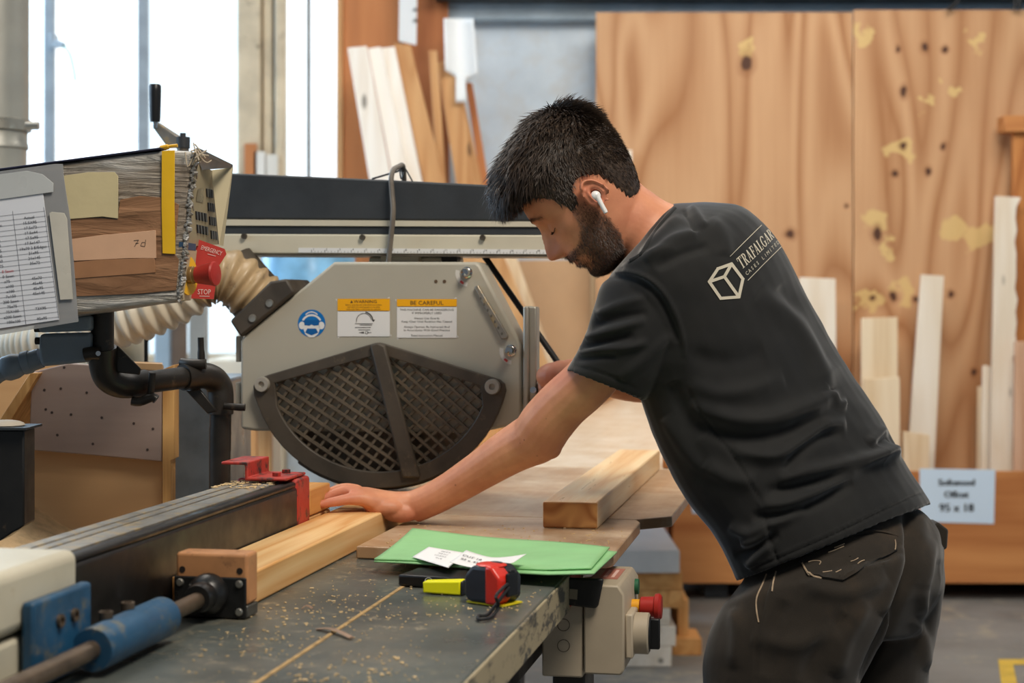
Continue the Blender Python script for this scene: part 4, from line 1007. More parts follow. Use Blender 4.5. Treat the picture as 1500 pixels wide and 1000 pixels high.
# the box itself: front face at YC, its outline tilted as hung
YC = 2.60
m = NT('silver_duct_tape')
_w = m.noise(16, m.mapv((.5, 1, 5.5)), detail=6, rough=.6, dist=.8); _b = m.noise(5, m.mapv((.6, 1, 2.6)), detail=5)
m.set('Base Color', m.mix(m.ramp(_b, [(.5, 0), (.64, .8)]), m.ramp(_w, [(.3, C(130, 126, 118)), (.5, C(178, 175, 168)), (.72, C(220, 220, 218))]), C(140, 124, 104)))
m.set('Metallic', .45).set('Roughness', m.ramp(_w, [(.3, .26), (.7, .5)])).bump(_w, .9, .012); m_duct = m.mat
m = NT('brown_parcel_tape')
_w = m.noise(10, m.mapv((.7, 1, 4.0)), detail=5, dist=.6)
m.set('Base Color', m.ramp(_w, [(.3, C(116, 82, 56)), (.5, C(142, 104, 74)), (.72, C(170, 128, 94))])).set('Roughness', .36).bump(_w, .8, .01); m_brtape = m.mat
m_skintape = paint('pink_beige_tape', (214, 172, 140), .5, var=.06, scale=9, bump=.2, bscale=40)
m_cream_t = paint('yellowed_masking_tape', (206, 192, 150), .6, var=.08, scale=7, bump=.25, bscale=40)
fC = lambda d: (lambda px, py: W(px, py, YC - d))
box_pts = [(-120, 272), (0, 252), (100, 237), (150, 230), (245, 219), (285, 221), (280, 300), (273, 380), (265, 442), (225, 446), (110, 461), (-120, 500)]
bq = [W(a, b, YC) for a, b in box_pts]
bm_ = MB(); nb_ = len(bq)
bm_.add(bq + [p + Vector((-.024 if box_pts[i][0] > 220 else 0, .17, 0)) for i, p in enumerate(bq)], [tuple(range(nb_))[::-1], tuple(range(nb_, 2*nb_))] + [(i, (i+1) % nb_, nb_ + (i+1) % nb_, nb_ + i) for i in range(nb_)])
body = build('box', bm_, m_duct, con, bevel=.008, seg=3)
def patch(pts, d, mt, nm, par=None, th=.0012, lab=None):
    return build(nm, MB().extp(pts, YC - d, th), mt, par or con, label=lab, bevel=.0003, seg=1)
patch([(100, 322), (112, 318), (172, 321), (176, 292), (205, 287), (238, 289), (258, 297), (262, 300), (258, 345), (256, 372), (262, 380), (258, 425), (204, 430), (112, 434)], .0022, m_brtape, 'brown_tape', lab='brown parcel tape')
patch([(104, 350), (150, 344), (228, 337), (229, 378), (190, 378), (108, 382)], .0036, m_skintape, 'pale_tape_strip', lab='pinkish pale strip marked by hand')
patch([(106, 384), (150, 380), (226, 378), (228, 399), (160, 404), (109, 408)], .0034, paint('brown_paper_tape', (166, 120, 84), .55, var=.1, scale=12, bump=.3, bscale=30), 'brown_paper_strip')
patch([(93, 257), (130, 252), (168, 252), (173, 258), (173, 320), (150, 317), (98, 321)], .0040, m_cream_t, 'masking_tape', lab='yellowed square of masking tape')
patch([(237, 221), (256, 220), (255.5, 300), (257, 372), (238, 371), (236.5, 300)], .0048, paint('yellow_tape', (230, 182, 28), .5, var=.06, scale=12, bump=.2, bscale=50), 'yellow_strap', lab='yellow tape strap hanging down')
build('yellow_strap_end', MB().tube(smooth_path([W(224, 221, YC + .02), W(236, 217, YC + .02), W(248, 214.5, YC + .02), W(260, 213, YC + .02)]), [.004]*6 + [.007]*6 + [.0045]*7, 10, flat=.6), paint('yellow_tape_end', (222, 170, 30), .5, var=.06, scale=12), body)
hw = MB(); fh = fC(.0040)
for a, b in (((196, 352.5), (203, 351.5)), ((203, 351.5), (197, 361)), ((198.5, 356.5), (203, 356)), ((208, 355), (206, 360)), ((206, 360), (212, 361)), ((212, 361), (213.5, 351)), ((208, 355), (212, 355))): line(hw, a, b, .8, fh)
build('handwriting', hw, m_inkg, body, smooth=False, norm=False)
# plastic sleeve and size list
m = NT('clear_plastic_sleeve'); m.set('Base Color', C(176, 178, 180)).set('Roughness', .25).set('Alpha', .55); m_sleeve = m.mat
patch([(-130, 268), (80, 240), (92, 240), (94, 262), (103, 320), (115, 471), (-130, 512)], .0050, m_sleeve, 'plastic_sleeve', th=.0006, lab='clear plastic sleeve holding a printed size list')
patch([(-130, 272), (40, 250), (62, 255), (78, 268), (78, 281), (0, 292), (-130, 312)], .0088, paint('clear_tape', (196, 200, 200), .3, var=.06), 'sleeve_tape')
patch([(72, 312), (76, 310), (94, 312), (98, 320), (107, 438), (88, 439)], .0086, paint('cream_sleeve_tape', (204, 200, 188), .35, var=.08, scale=14), 'sleeve_tape')
m_sheet = flat('print_paper', (226, 230, 238), .6)
sheet_ = patch([(-130, 302), (63, 283), (87, 468), (-130, 500)], .0068, m_sheet, 'size_list', th=.0005, lab='printed list of timber sizes')
fS = fC(.0074); SA = math.radians(6.6)
gl = MB(); tb_ = MB(); rd = MB()
row = lambda i: 306.5 + i * 7.38                     # baseline of line i at the sheet's right edge
for i in range(0, 23):
    yb = row(i) + 2.4
    xr = 63 + (yb - 283) * .13; line(gl, (-130, yb + (xr + 130) * .115), (xr - .4, yb), .5, fS)
line(gl, (18.5, 309), (38.5, 479), .5, fS); line(gl, (64.2, 303), (86, 466), .5, fS)
R_c = ['Actual', '15.5X95', '17.5x72', '17.5x44', '17.5x95', '17.5x147', '19x70 2 E/Edges', '21x95', '21x145', '35x72', '', '', '45x70', '45x45', '45x95', '45x145', '', '', '73X95', '', '95x95']
L_c = ['', 'Sawn', '', '0', '0', '0', '5', '00', '50', '75', '!0 Sawn', '0 Sawn', 'x75', 'x100', 'x100', '7x150', '200 Sawn', '75x75', '75X100', 'x200 Sawn', '100x100']
for i in range(21):
    yb = row(i) + 14.0 - 7.38
    if R_c[i]: text(tb_, R_c[i], 43 + i * .95 - .3, yb + 7.4, 4.1, fS, SA, .5, sx=1.02)
    if L_c[i]:
        s = L_c[i]; t_ = rd if s[0] == '!' else tb_
        text(t_, s.lstrip('!'), (6 if i < 10 else 13) + (i - 10) * .9, yb + 12.0, 4.1, fS, SA, 1.0 if len(s) < 4 else .6, sx=1.0)
    text(tb_, ['15x100', '19x75 Sawn', '19x50', '19x100', '19x150', '22x75', '22x100', '22x150', '38x75', '47x50', '47x47', '47x75', '47x100', '47x150'][i % 14], -60, yb + 20, 4.1, fS, SA, .5)
build('table_lines', gl, flat('grid_grey', (96, 98, 106)), sheet_, smooth=False, norm=False)
build('print', tb_, flat('figure_grey', (66, 68, 78)), sheet_, smooth=False, norm=False)
build('red_print', rd, flat('figure_red', (206, 60, 66)), sheet_, smooth=False, norm=False)
# lid line and ragged tape edge
build('lid', MB().extp([(-120, 266), (78, 239), (236, 218.5), (236, 215.5), (78, 236), (-120, 262)], YC - .004, .17), flat('dark_blue_lid', (36, 38, 60), .4), body, bevel=.001)
rg = MB()
for i in range(60):
    t = i / 59; px_ = 287 - 22 * t + rng.normal() * 1.2; py_ = 224 + 216 * t
    rg.tube([W(px_ - 3, py_, YC - .003), W(px_ + rng.uniform(-1, 3), py_ + rng.normal() * 3, YC + .004), W(px_ + rng.uniform(-1, 3), py_ + 4 + rng.normal() * 3, YC + .012)], [.0025, .0022, .001], 5)
build('ragged_tape_edge', rg, m_duct, body)
fz = MB()
for i in range(14):
    c = W(291 + rng.normal() * 3, 229 + rng.normal() * 4, YC - .002); fz.tube(smooth_path([c, c + Vector(rng.normal(size=3) * .008), c + Vector(rng.normal(size=3) * .008)], 3), .0012, 5)
build('frayed_thread', fz, paint('frayed_fibre', (176, 162, 140), .8), body)
# keypad panel in the box end, and the visor round it
m_panel = paint('khaki_panel', (166, 152, 120), .5, var=.05, scale=9)
m_visor = paint('beige_visor', (196, 184, 152), .45, var=.04, scale=9)
YK = YC + .185
A, B, D = W(287, 236, YC + .004), W(311, 250, YK), W(272, 361, YC + .004)
def fK(px, py):
    """picture point -> panel plane"""
    n = (B - A).cross(D - A).normalized(); r = Vector(((px - CX) / F, 1, -(py - HY) / F)); o = Vector((0, 0, HC))
    t = (A - o).dot(n) / r.dot(n); return o + r * t
nK = (B - A).cross(D - A).normalized()
if nK.x < 0: nK = -nK
Cq = fK(321, 358)
build('keypad_panel', MB().hexa([A, B, Cq, D], [p - nK * .01 for p in (A, B, Cq, D)]), m_panel, con)
kp = MB(); fK2 = lambda a, b: fK(a, b) + nK * .0008
m_key = flat('dark_blue_key', (46, 58, 72), .4)
kq = MB(); kq.quad(*[fK2(a, b) for a, b in ((289.5, 277), (298, 275), (297, 297), (286.5, 294))]); 
build('display_window', kq, paint('display_khaki', (120, 112, 92), .3), con, smooth=False, norm=False)
for (x0_, y0_, dx_, dy_, nx__, ny__, w_k, h_k) in ((301.5, 276, 3.2, 21, 3, 4, 2.2, 13), (286, 309, 4.3, 21, 4, 2, 2.4, 13)):
    for i in range(nx__):
        for j in range(ny__):
            if nx__ == 3: a, b = x0_ + i * dx_ + j * 2.2, y0_ + j * 20.4 + i * .6
            else: a, b = x0_ + i * dx_ + j * 1.6, y0_ + i * 1.0 + j * 19.5
            mb = MB(); mb.hexa([fK(p, q) + nK * .0022 for p, q in ((a, b), (a + w_k, b + .5), (a + w_k + .8, b + h_k), (a + .8, b + h_k - .5))],
                               [fK(p, q) - nK * .0005 for p, q in ((a, b), (a + w_k, b + .5), (a + w_k + .8, b + h_k), (a + .8, b + h_k - .5))])
            build('key', mb, m_key, con, bevel=.0004)
line(kp, (311, 252), (320, 357), .9, fK2)
build('panel_border', kp, m_key, con, smooth=False, norm=False)
V0, V1, V2, V3 = W(310, 249, YK), W(341, 245, YK + .02), W(326.5, 360, YK + .02), W(321, 359, YK)
build('visor_side', MB().hexa([V0, V1, V2, V3], [p + Vector((0, .004, 0)) for p in (V0, V1, V2, V3)]), m_visor, con)
U = [W(284, 220, YC), W(341, 243, YK + .02), W(310, 247, YK), W(288, 236, YC + .004)]
build('visor_top', MB().hexa([W(284, 218.5, YC), W(290, 216, YC + .08), W(341, 241, YK + .025), W(296, 242, YC + .06)], [p - Vector((0, 0, .003)) for p in (W(284, 220, YC), W(290, 218, YC + .08), W(341, 243, YK + .025), W(296, 246, YC + .06))]), paint('dark_visor', (70, 66, 60), .4), con)
build('blue_corner', MB().hexa([fK(272, 355) + nK * .001, fK(286, 357) + nK * .001, fK(286, 367) + nK * .001, fK(271, 365) + nK * .001], [fK(272, 355) - nK * .01, fK(286, 357) - nK * .01, fK(286, 367) - nK * .01, fK(271, 365) - nK * .01]), flat('blue_bracket', (52, 82, 112)), con)
# emergency stop: base, yellow disc, mushroom, red card
eb = build('stop_base', MB().hexa([W(273, 364, YC + .01), W(289, 366, YC + .12), W(280, 440, YC + .12), W(265, 441, YC + .01)], [p + Vector((-.03, .0, 0)) for p in (W(273, 364, YC + .01), W(289, 366, YC + .12), W(280, 440, YC + .12), W(265, 441, YC + .01))]), m_visor, con, bevel=.002)
ax = Vector((1, -.30, .05)).normalized()
sbp = W(277, 403, YC + .05)
build('yellow_disc', MB().lathe([(0, 0), (.031, 0), (.031, .003), (0, .003)], sbp - ax * .004, ax, 28), flat('stop_yellow', (232, 176, 30), .4), eb)
build('stop_stem', MB().lathe([(0, 0), (.0135, 0), (.0135, .008), (.0125, .009), (.0125, .016), (0, .016)], sbp, ax, 24), paint('brass_stem', (158, 128, 84), .35, .6), eb)
build('stop_button', MB().lathe([(.0, .014), (.0135, .014), (.0185, .040), (.0195, .043), (.018, .046), (.008, .0475), (0, .048)], sbp, ax, 28), paint('dusty_red_button', (176, 44, 36), .45, var=.1, scale=20), eb, label='red mushroom emergency stop')
fR = lambda d: (lambda px, py: W(px, py, YC + .13 - d))
rcq = build('stop_card', MB().extp([(289, 350), (329, 364.5), (331.5, 372), (324, 384), (319, 391), (313, 438), (278, 437), (282, 395)], YC + .13, .0015), flat('stop_card_red', (196, 66, 60), .5), con, label='torn red emergency stop card')
t3 = MB(); text(t3, 'EMERGENCY', 309, 369.5, 6.2, fR(.0008), ang=-.30, sx=.62); line(t3, (304, 371.8), (316, 375), .8, fR(.0008))
text(t3, 'STOP', 299, 431, 7.5, fR(.0008), ang=-.02, sx=.75); line(t3, (292, 433.5), (307, 433.8), .9, fR(.0008))
build('printing', t3, flat('card_print', (238, 214, 208)), rcq, smooth=False, norm=False)

# ================================================================== DUCT, HOSE, HOOD AND CABINETS AT LEFT
m_duct2 = paint('galvanised_duct', (166, 166, 158), .42, .35, var=.08, scale=5)
dz0 = W(0, 300, 4.5).z; dx0 = W(-8, 0, 4.5).x
du = thing('extraction_duct', 'grey round extraction duct with a clamp ring by the window', 'duct', (dx0, 4.5, dz0))
r0 = .0885
build('upper_duct', MB().lathe([(r0, 0), (r0, 1.9), (r0 - .004, 1.9), (r0 - .004, 0)], (dx0, 4.5, W(0, 182, 4.5).z), (0, 0, 1), 40), m_duct2, du)
zr = W(0, 192, 4.5).z
build('lower_duct', MB().lathe([(r0 - .004, 0), (r0 - .004, -.03), (r0 - .002, -.034), (r0 - .001, -.045), (r0 - .006, -.05), (r0 - .006, -.22), (r0 - .01, -.22)], (dx0, 4.5, zr), (0, 0, 1), 40), m_duct2, du)
cl = build('clamp_ring', MB().lathe([(r0, 0), (r0 + .006, .002), (r0 + .006, .03), (r0, .032)], (dx0, 4.5, zr - .002), (0, 0, 1), 40), paint('zinc_ring', (176, 172, 160), .3, .7), du)
build('ring_bolt', MB().tube([W(38, 184, 4.42), W(57, 184, 4.42)], .011, 10), m_screw, cl)
m = NT('ribbed_hose_plastic'); _h = m.n('ShaderNodeSeparateXYZ', {0: m.n('ShaderNodeTexCoord').outputs['Object']}).outputs['X']
m.set('Base Color', m.mix(m.ramp(m.noise(9, detail=5), [(.4, 0), (.75, .6)]), C(224, 220, 206), C(196, 176, 142))).set('Roughness', .38); m_hose = m.mat
hs = smooth_path([Vector((dx0, 4.5, zr - .2)), Vector((dx0, 4.45, zr - .32)), W(-40, 470, 4.0), W(-10, 508, 3.7), W(60, 502, 3.45), W(130, 481, 3.37), W(205, 458, 3.34), W(258, 434, 3.335), W(292, 410, 3.335), W(320, 402, 3.34), W(344, 410, 3.345), W(367, 427, 3.35), W(388, 445, 3.355)], 60)
L_ = 0; rad = []; pl_ = [hs[0]]
step = []; 
for i in range(1, len(hs)): L_ += (hs[i] - hs[i-1]).length; step.append(L_)
tot = L_; N_ = 900; pts_ = []; j = 0
cum = [0] + step
for i in range(N_ + 1):
    s = tot * i / N_
    while j < len(cum) - 2 and cum[j+1] < s: j += 1
    f = (s - cum[j]) / max(1e-9, cum[j+1] - cum[j]); pts_.append(hs[j].lerp(hs[j+1], f)); rad.append(.053 + .0042 * math.sin(2 * PI * s / .024))
i_t = int(N_ * .905)
hz = thing('dust_hose', '', 'hose', (hs[0].x, hs[0].y, hs[3].z))
build('hose_body', MB().tube(pts_[:i_t + 1], rad[:i_t + 1], 28), m_hose, hz)
build('hose_end', MB().tube(pts_[i_t:], rad[i_t:], 28), paint('dirty_tan_hose', (190, 164, 126), .4, var=.14, scale=12, dirt=(120, 96, 70), dirt_at=.64), hz, label='dirty tan end section of the hose')
tag(hz, 'ribbed off-white dust hose curving from the duct to the saw', 'hose')
m_hood = wood('tan_birch_ply', (206, 168, 122), (176, 132, 90), 'X', .6, .7, rings=3, rough=.6, knots=False)
m_grey_ply = NT('violet_grey_film_ply')
_s = m_grey_ply.n('ShaderNodeTexCoord').outputs['Object']
m_grey_ply.set('Base Color', m_grey_ply.mix(m_grey_ply.ramp(m_grey_ply.noise(30, m_grey_ply.mapv((.1, 1, 1)), detail=5), [(.4, 0), (.7, .5)]), C(150, 130, 120), C(168, 148, 136))).set('Roughness', .5); m_grey_ply = m_grey_ply.mat
m_plyedge = wood('ply_edge', (226, 178, 112), (178, 124, 66), 'Z', 2.2, 1, rings=16, rough=.6, knots=False)
YH = 3.05
hd_ = thing('dust_hood', 'plywood dust hood with a grey film faced front behind the bent pipe', 'dust hood', (W(140, 0, YH).x, YH + .2, 0))
build('lower_board', MB().extp([(28, 640), (237, 655), (237, down(YH, 0)), (28, down(YH, 0))], YH + .022, .018), m_hood, hd_)
fbd = build('front_board', MB().extp([(46, 545), (100, 532), (237.5, 541), (237, 676), (150, 668), (42, 659)], YH, .02), m_grey_ply, hd_, bevel=.002, label='grey film faced front board with screw holes')
hm = MB(); fh_ = lambda px, py: W(px, py, YH - .0007)
for c in ((52, 555), (65, 571), (89, 569), (127, 575), (67, 599.5), (76, 604), (104, 607), (149, 611.5), (196, 620), (224, 628), (136, 650), (84, 637), (216, 658.5), (94, 538)): disc(hm, c, 2.0, fh_, 12)
build('screw_hole', hm, flat('dark_screw', (66, 54, 50)), fbd, smooth=False, norm=False)
build('side_board', MB().extp([(238, 541), (255, 534), (255, 672), (250, 674), (250, down(YH, 0)), (238, down(YH, 0))], YH - .002, .045), m_plyedge, hd_, bevel=.001)
build('top_board', MB().hexa([W(190, 541, YH), W(238, 543, YH), W(238, 540, YH + .27), W(190, 538, YH + .27)], [p + Vector((0, 0, .012)) for p in (W(190, 541, YH), W(238, 543, YH), W(238, 540, YH + .27), W(190, 538, YH + .27))]), m_hood, hd_)
build('slanted_board', MB().extp([(-30, 660), (44, 546), (58, 546), (-8, 655)], YH - .02, .28), m_plyedge, hd_, bevel=.001)
build('back_board', MB().extp([(-60, 535), (238, 535), (238, down(YH + .29, 0)), (-60, down(YH + .29, 0))], YH + .29, .012), m_hood, hd_)
build('shelf', MB().box((W(-60, 0, YH).x, YH - .30, W(0, 805, YH - .1).z - .02), (W(238, 0, YH).x, YH + .02, W(0, 805, YH - .1).z)), m_hood, hd_)
zsh = W(0, 805, YH - .1).z
build('shelf_leg', MB().box((W(60, 0, YH).x, YH - .27, 0), (W(60, 0, YH).x + .05, YH - .22, zsh - .02)), m_hood, hd_)
sd_ = MB(); xl_, xr_ = W(-60, 0, YH).x, W(150, 0, YH).x
sd_.grid(30, 14, lambda u, v: Vector((xl_ + (xr_ - xl_) * u, YH - .29 + .30 * v, zsh + .001 + (.17 * max(0, 1 - u * 1.05) ** 1.3) * (.25 + .75 * v) + .006 * noise.noise(Vector((u * 9, v * 9, 0))) * (1 - u))))
tag(build('sawdust_pile', sd_, paint('sawdust', (210, 176, 130), .9, var=.12, scale=40, bump=.6, bscale=160)), 'slope of pale sawdust heaped against the hood below the black panel', 'sawdust', kind='stuff')
bp = thing('black_cabinet', 'black sheet metal cabinet at the picture edge below the conduit', 'cabinet', (W(-40, 0, 2.62).x, 2.7, 0))
build('cabinet_body', MB().extp([(-160, 629), (35.5, 629), (35.5, 770), (26, 776), (20, 779), (0, 792), (-160, 800)], 2.62, .06), m_black, bp, bevel=.003)
build('top_edge', MB().extp([(-160, 626), (38, 626.5), (38, 630), (-160, 630)], 2.605, .09), m_steelbeam, bp)
build('support', MB().box((W(-150, 0, 2.62).x, 2.64, 0), (W(-150, 0, 2.62).x + .05, 2.67, .97)), m_black, bp)
rag = MB().ball(W(8, 622, 2.65), (.03, .03, .008), None, 14, 8); 
tag(build('cloth_scrap', rag, paint('pale_rag', (196, 186, 170), .8, bump=.4)), 'pale cloth scrap lying on the black cabinet', 'cloth')
sc_ = paint('swirled_steel', (112, 124, 134), .36, .55, var=.2, scale=8)
tag(build('steel_cabinet', MB().extp([(250, 556), (334, 556), (334, down(3.36, 0)), (250, down(3.36, 0))], 3.36, .3), sc_, bevel=.006), 'dark blue grey steel cabinet behind the bent black pipe', 'cabinet')
for k_, (a, lb) in enumerate(((196, 'black cable hanging behind the hose, farther from the box'), (213, 'black cable hanging behind the hose, nearer the steel uprights'))):
    tag(build('cable', MB().tube(smooth_path([W(a, 470, 3.75), W(a + 1, 500, 3.75), W(a, 540, 3.75), W(a + 2, down(3.75, 0), 3.75)]), .006, 8), m_blackcable), lb, 'cable')
# ================================================================== THE MAN AT THE SAW
def sgnpow(x, p): return math.copysign(abs(x) ** p, x)
def ring(L, R, Y, d, k=0.0, n=40, p=1.0, yl=None, yr=None):
    """closed section: L and R are its outline points as seen in the photograph at depth Y; d half depth; k turns it"""
    a, b = W(L[0], L[1], Y), W(R[0], R[1], Y); c, h = (a + b) / 2, (b - a) / 2
    ed = (c - Vector((0, 0, HC))) / Y
    out = []
    for j in range(n):
        t = 2 * PI * j / n; ct, st = math.cos(t), math.sin(t)
        out.append(c + h * sgnpow(ct, p) + ed * (d * sgnpow(st, p) + k * ct))
    return out
def lerp_rings(rs, m=3):
    out = []
    for i in range(len(rs) - 1):
        p0, p1, p2, p3 = rs[max(i-1, 0)], rs[i], rs[i+1], rs[min(i+2, len(rs)-1)]
        for j in range(m):
            t = j / m
            out.append([.5 * ((2*b) + (c-a)*t + (2*a-5*b+4*c-d)*t*t + (3*b-a-3*c+d)*t*t*t) for a, b, c, d in zip(p0, p1, p2, p3)])
    return out + [rs[-1]]
def bake(mb, voxel, smooth_it=4, name='tmp'):
    me = mb.mesh(name); fix_normals(me)
    o = bpy.data.objects.new(name, me); COL.objects.link(o)
    r = o.modifiers.new('r', 'REMESH'); r.mode = 'VOXEL'; r.voxel_size = voxel
    if smooth_it:
        q = o.modifiers.new('s', 'SMOOTH'); q.factor = .5; q.iterations = smooth_it
    dg = bpy.context.evaluated_depsgraph_get(); dg.update()
    me2 = bpy.data.meshes.new_from_object(o.evaluated_get(dg)); bpy.data.objects.remove(o); bpy.data.meshes.remove(me)
    return me2
def coords(me):
    a = np.empty(len(me.vertices) * 3); me.vertices.foreach_get('co', a); return a.reshape(-1, 3)
def normals(me):
    a = np.empty(len(me.vertices) * 3); me.vertices.foreach_get('normal', a); return a.reshape(-1, 3)
def setco(me, co): me.vertices.foreach_set('co', np.ascontiguousarray(co).ravel()); me.update()
def pix(co): return np.stack([CX + F * co[:, 0] / co[:, 1], HY + F * (HC - co[:, 2]) / co[:, 1]], 1)
def seg_dist(p, poly):
    """distance in picture units from points to a polyline, and position along it 0..1"""
    best = np.full(len(p), 1e9); par = np.zeros(len(p)); poly = np.array(poly, float); n = len(poly) - 1
    for i in range(n):
        a, b = poly[i], poly[i+1]; d = b - a; t = np.clip(((p - a) @ d) / (d @ d), 0, 1)
        q = np.linalg.norm(p - (a + t[:, None] * d), axis=1); m = q < best
        best[m] = q[m]; par[m] = (i + t[m]) / n
    return best, par
def curve2(poly, k=6):
    return [(v.x, v.y) for v in smooth_path([Vector((a, b, 0)) for a, b in poly], k)]
FOLD_GAIN = 1.75
def folds(me, items, both=False):
    co, nm = coords(me), normals(me); p = pix(co); view = co - np.array([0, 0, HC]); view /= np.linalg.norm(view, axis=1)[:, None]
    face = (nm * view).sum(1); fr = np.clip((-face) / .25, 0, 1) if not both else 1
    tot = np.zeros(len(co))
    for poly, w, h in items:
        d, t = seg_dist(p, curve2(poly)); tot += h * FOLD_GAIN * np.exp(-(d / w) ** 2) * np.clip(np.minimum(t, 1 - t) * 5, 0, 1) ** .7
    setco(me, co + nm * (tot * fr)[:, None])
def fbm(co, sc, seed=0):
    return np.array([noise.noise(Vector((c[0]*sc[0] + seed, c[1]*sc[1] + seed*.7, c[2]*sc[2] - seed))) for c in co])
def finish(name, me, mat, parent, **k):
    inv = np.array(parent_root(parent).matrix_world.inverted()); co = coords(me); setco(me, co @ inv[:3, :3].T + inv[:3, 3])
    me.materials.clear(); me.materials.append(mat); me.polygons.foreach_set('use_smooth', [True] * len(me.polygons)); me.name = name
    o = bpy.data.objects.new(name, me); COL.objects.link(o); o.parent = parent
    return tag(o, **k)
def parent_root(o):
    while o.parent is not None: o = o.parent
    return o
man = thing('person', 'man in black T-shirt and dark work trousers leaning over the bench', 'person', (.50, 2.92, 0))

# ---------------------------------------------------------------- head frame
YHD = 2.85
psi = math.radians(6)
hf = Vector((-.69 * math.cos(psi), math.sin(psi), -.724 * math.cos(psi))).normalized()
hu = Vector((-.724, 0, .69)).normalized(); hl2 = hu.cross(hf).normalized(); hu = hf.cross(hl2).normalized()
HO = W(863, 287, YHD)
MH = Matrix(((hf.x, hl2.x, hu.x, HO.x), (hf.y, hl2.y, hu.y, HO.y), (hf.z, hl2.z, hu.z, HO.z), (0, 0, 0, 1)))
MHi = np.array(MH.inverted())
H = lambda x_, y_, z_: MH @ Vector((x_, y_, z_))
# z, front, back, half width, centre fraction
HP = np.array([
 (-.1120, .062, .040, .010), (-.1095, .074, .018, .026), (-.1040, .083, -.004, .038), (-.0960, .0885, -.020, .046), (-.0860, .0905, -.034, .0515), (-.0770, .0875, -.046, .055), (-.0700, .0940, -.055, .0575),
 (-.0640, .0990, -.060, .0595), (-.0585, .0965, -.064, .0610), (-.0530, .1010, -.068, .0625), (-.0460, .0990, -.072, .064), (-.0380, .0955, -.077, .066), (-.0280, .0920, -.083, .0685), (-.0150, .0895, -.088, .071),
 (.0, .0880, -.093, .073), (.0130, .0895, -.096, .0745), (.0250, .0930, -.098, .0755), (.0360, .0975, -.099, .0765), (.0500, .0965, -.0995, .0770), (.0650, .0930, -.098, .0755), (.0800, .0870, -.095, .073),
 (.0950, .0770, -.089, .068), (.1080, .0640, -.080, .060), (.1190, .0470, -.067, .049), (.1270, .0280, -.050, .035), (.1320, .0060, -.030, .018), (.1335, -.008, -.014, .004)])
from bisect import bisect
def hparam(z):
    z = min(max(z, HP[0, 0]), HP[-1, 0]); return [float(np.interp(z, HP[:, 0], HP[:, i])) for i in (1, 2, 3)]
def hpoint(z, t):
    xf, xb, w = hparam(z)
    xc = xf - (xf - xb) * (.46 if z > -.03 else .46 + min(.14, (-.03 - z) * 2.0))
    c, s = math.cos(t), math.sin(t)
    e = .84 if z < .06 else .95
    if c > 0: x_ = xc + (xf - xc) * c ** (.92 if z > -.04 else 1.0); y_ = w * sgnpow(s, e)
    else: x_ = xc + (xc - xb) * c; y_ = w * sgnpow(s, .95)
    # features
    fr = max(0, c)
    nz = float(np.interp(z, [-.047, -.041, -.036, -.030, -.024, -.015, -.004, .008, .018, .028, .036], [0, .005, .017, .0305, .0335, .0315, .0260, .0180, .0095, .003, 0]))
    nw = float(np.interp(z, [-.045, -.035, -.026, -.015, .0, .02, .04], [.013, .0155, .0150, .0125, .0095, .0085, .012]))
    if c > 0:
        x_ += nz * math.exp(-(y_ / nw) ** 2 * .9)
        for s_ in (-1, 1):
            x_ -= .0105 * math.exp(-((y_ - s_ * .031) / .0155) ** 2 - ((z - .0135) / .0105) ** 2)      # eye sockets
            x_ += .0085 * math.exp(-((y_ - s_ * .033) / .0115) ** 2 - ((z - .0105) / .0075) ** 2)      # closed lids over the eyes
            x_ += .0035 * math.exp(-((y_ - s_ * .030) / .018) ** 2 - ((z - .036) / .009) ** 2)         # brow
            x_ += .0030 * math.exp(-((y_ - s_ * .050) / .018) ** 2 - ((z + .012) / .014) ** 2)         # cheek bone
            x_ += .0045 * math.exp(-((y_ - s_ * .0155) / .0055) ** 2 - ((z + .0300) / .0075) ** 2)     # nostril wing
            y_ += s_ * .0025 * math.exp(-((x_ - .055) / .02) ** 2 - ((z + .008) / .016) ** 2) * (1 if y_ * s_ > 0 else 0)
        x_ -= .004 * math.exp(-((abs(y_) - .026) / .006) ** 2 - ((z + .058) / .006) ** 2)              # mouth corners
    return x_, y_, z
NZ, NTt = 92, 112
zz_ = np.concatenate([np.linspace(-.112, -.1, 8), np.linspace(-.098, .06, 62), np.linspace(.064, .1335, 26)])
head_rings = [[H(*hpoint(float(z), 2*PI*j/NTt)) for j in range(NTt)] for z in zz_]
sk = MB(); sk.ring_tube(head_rings)
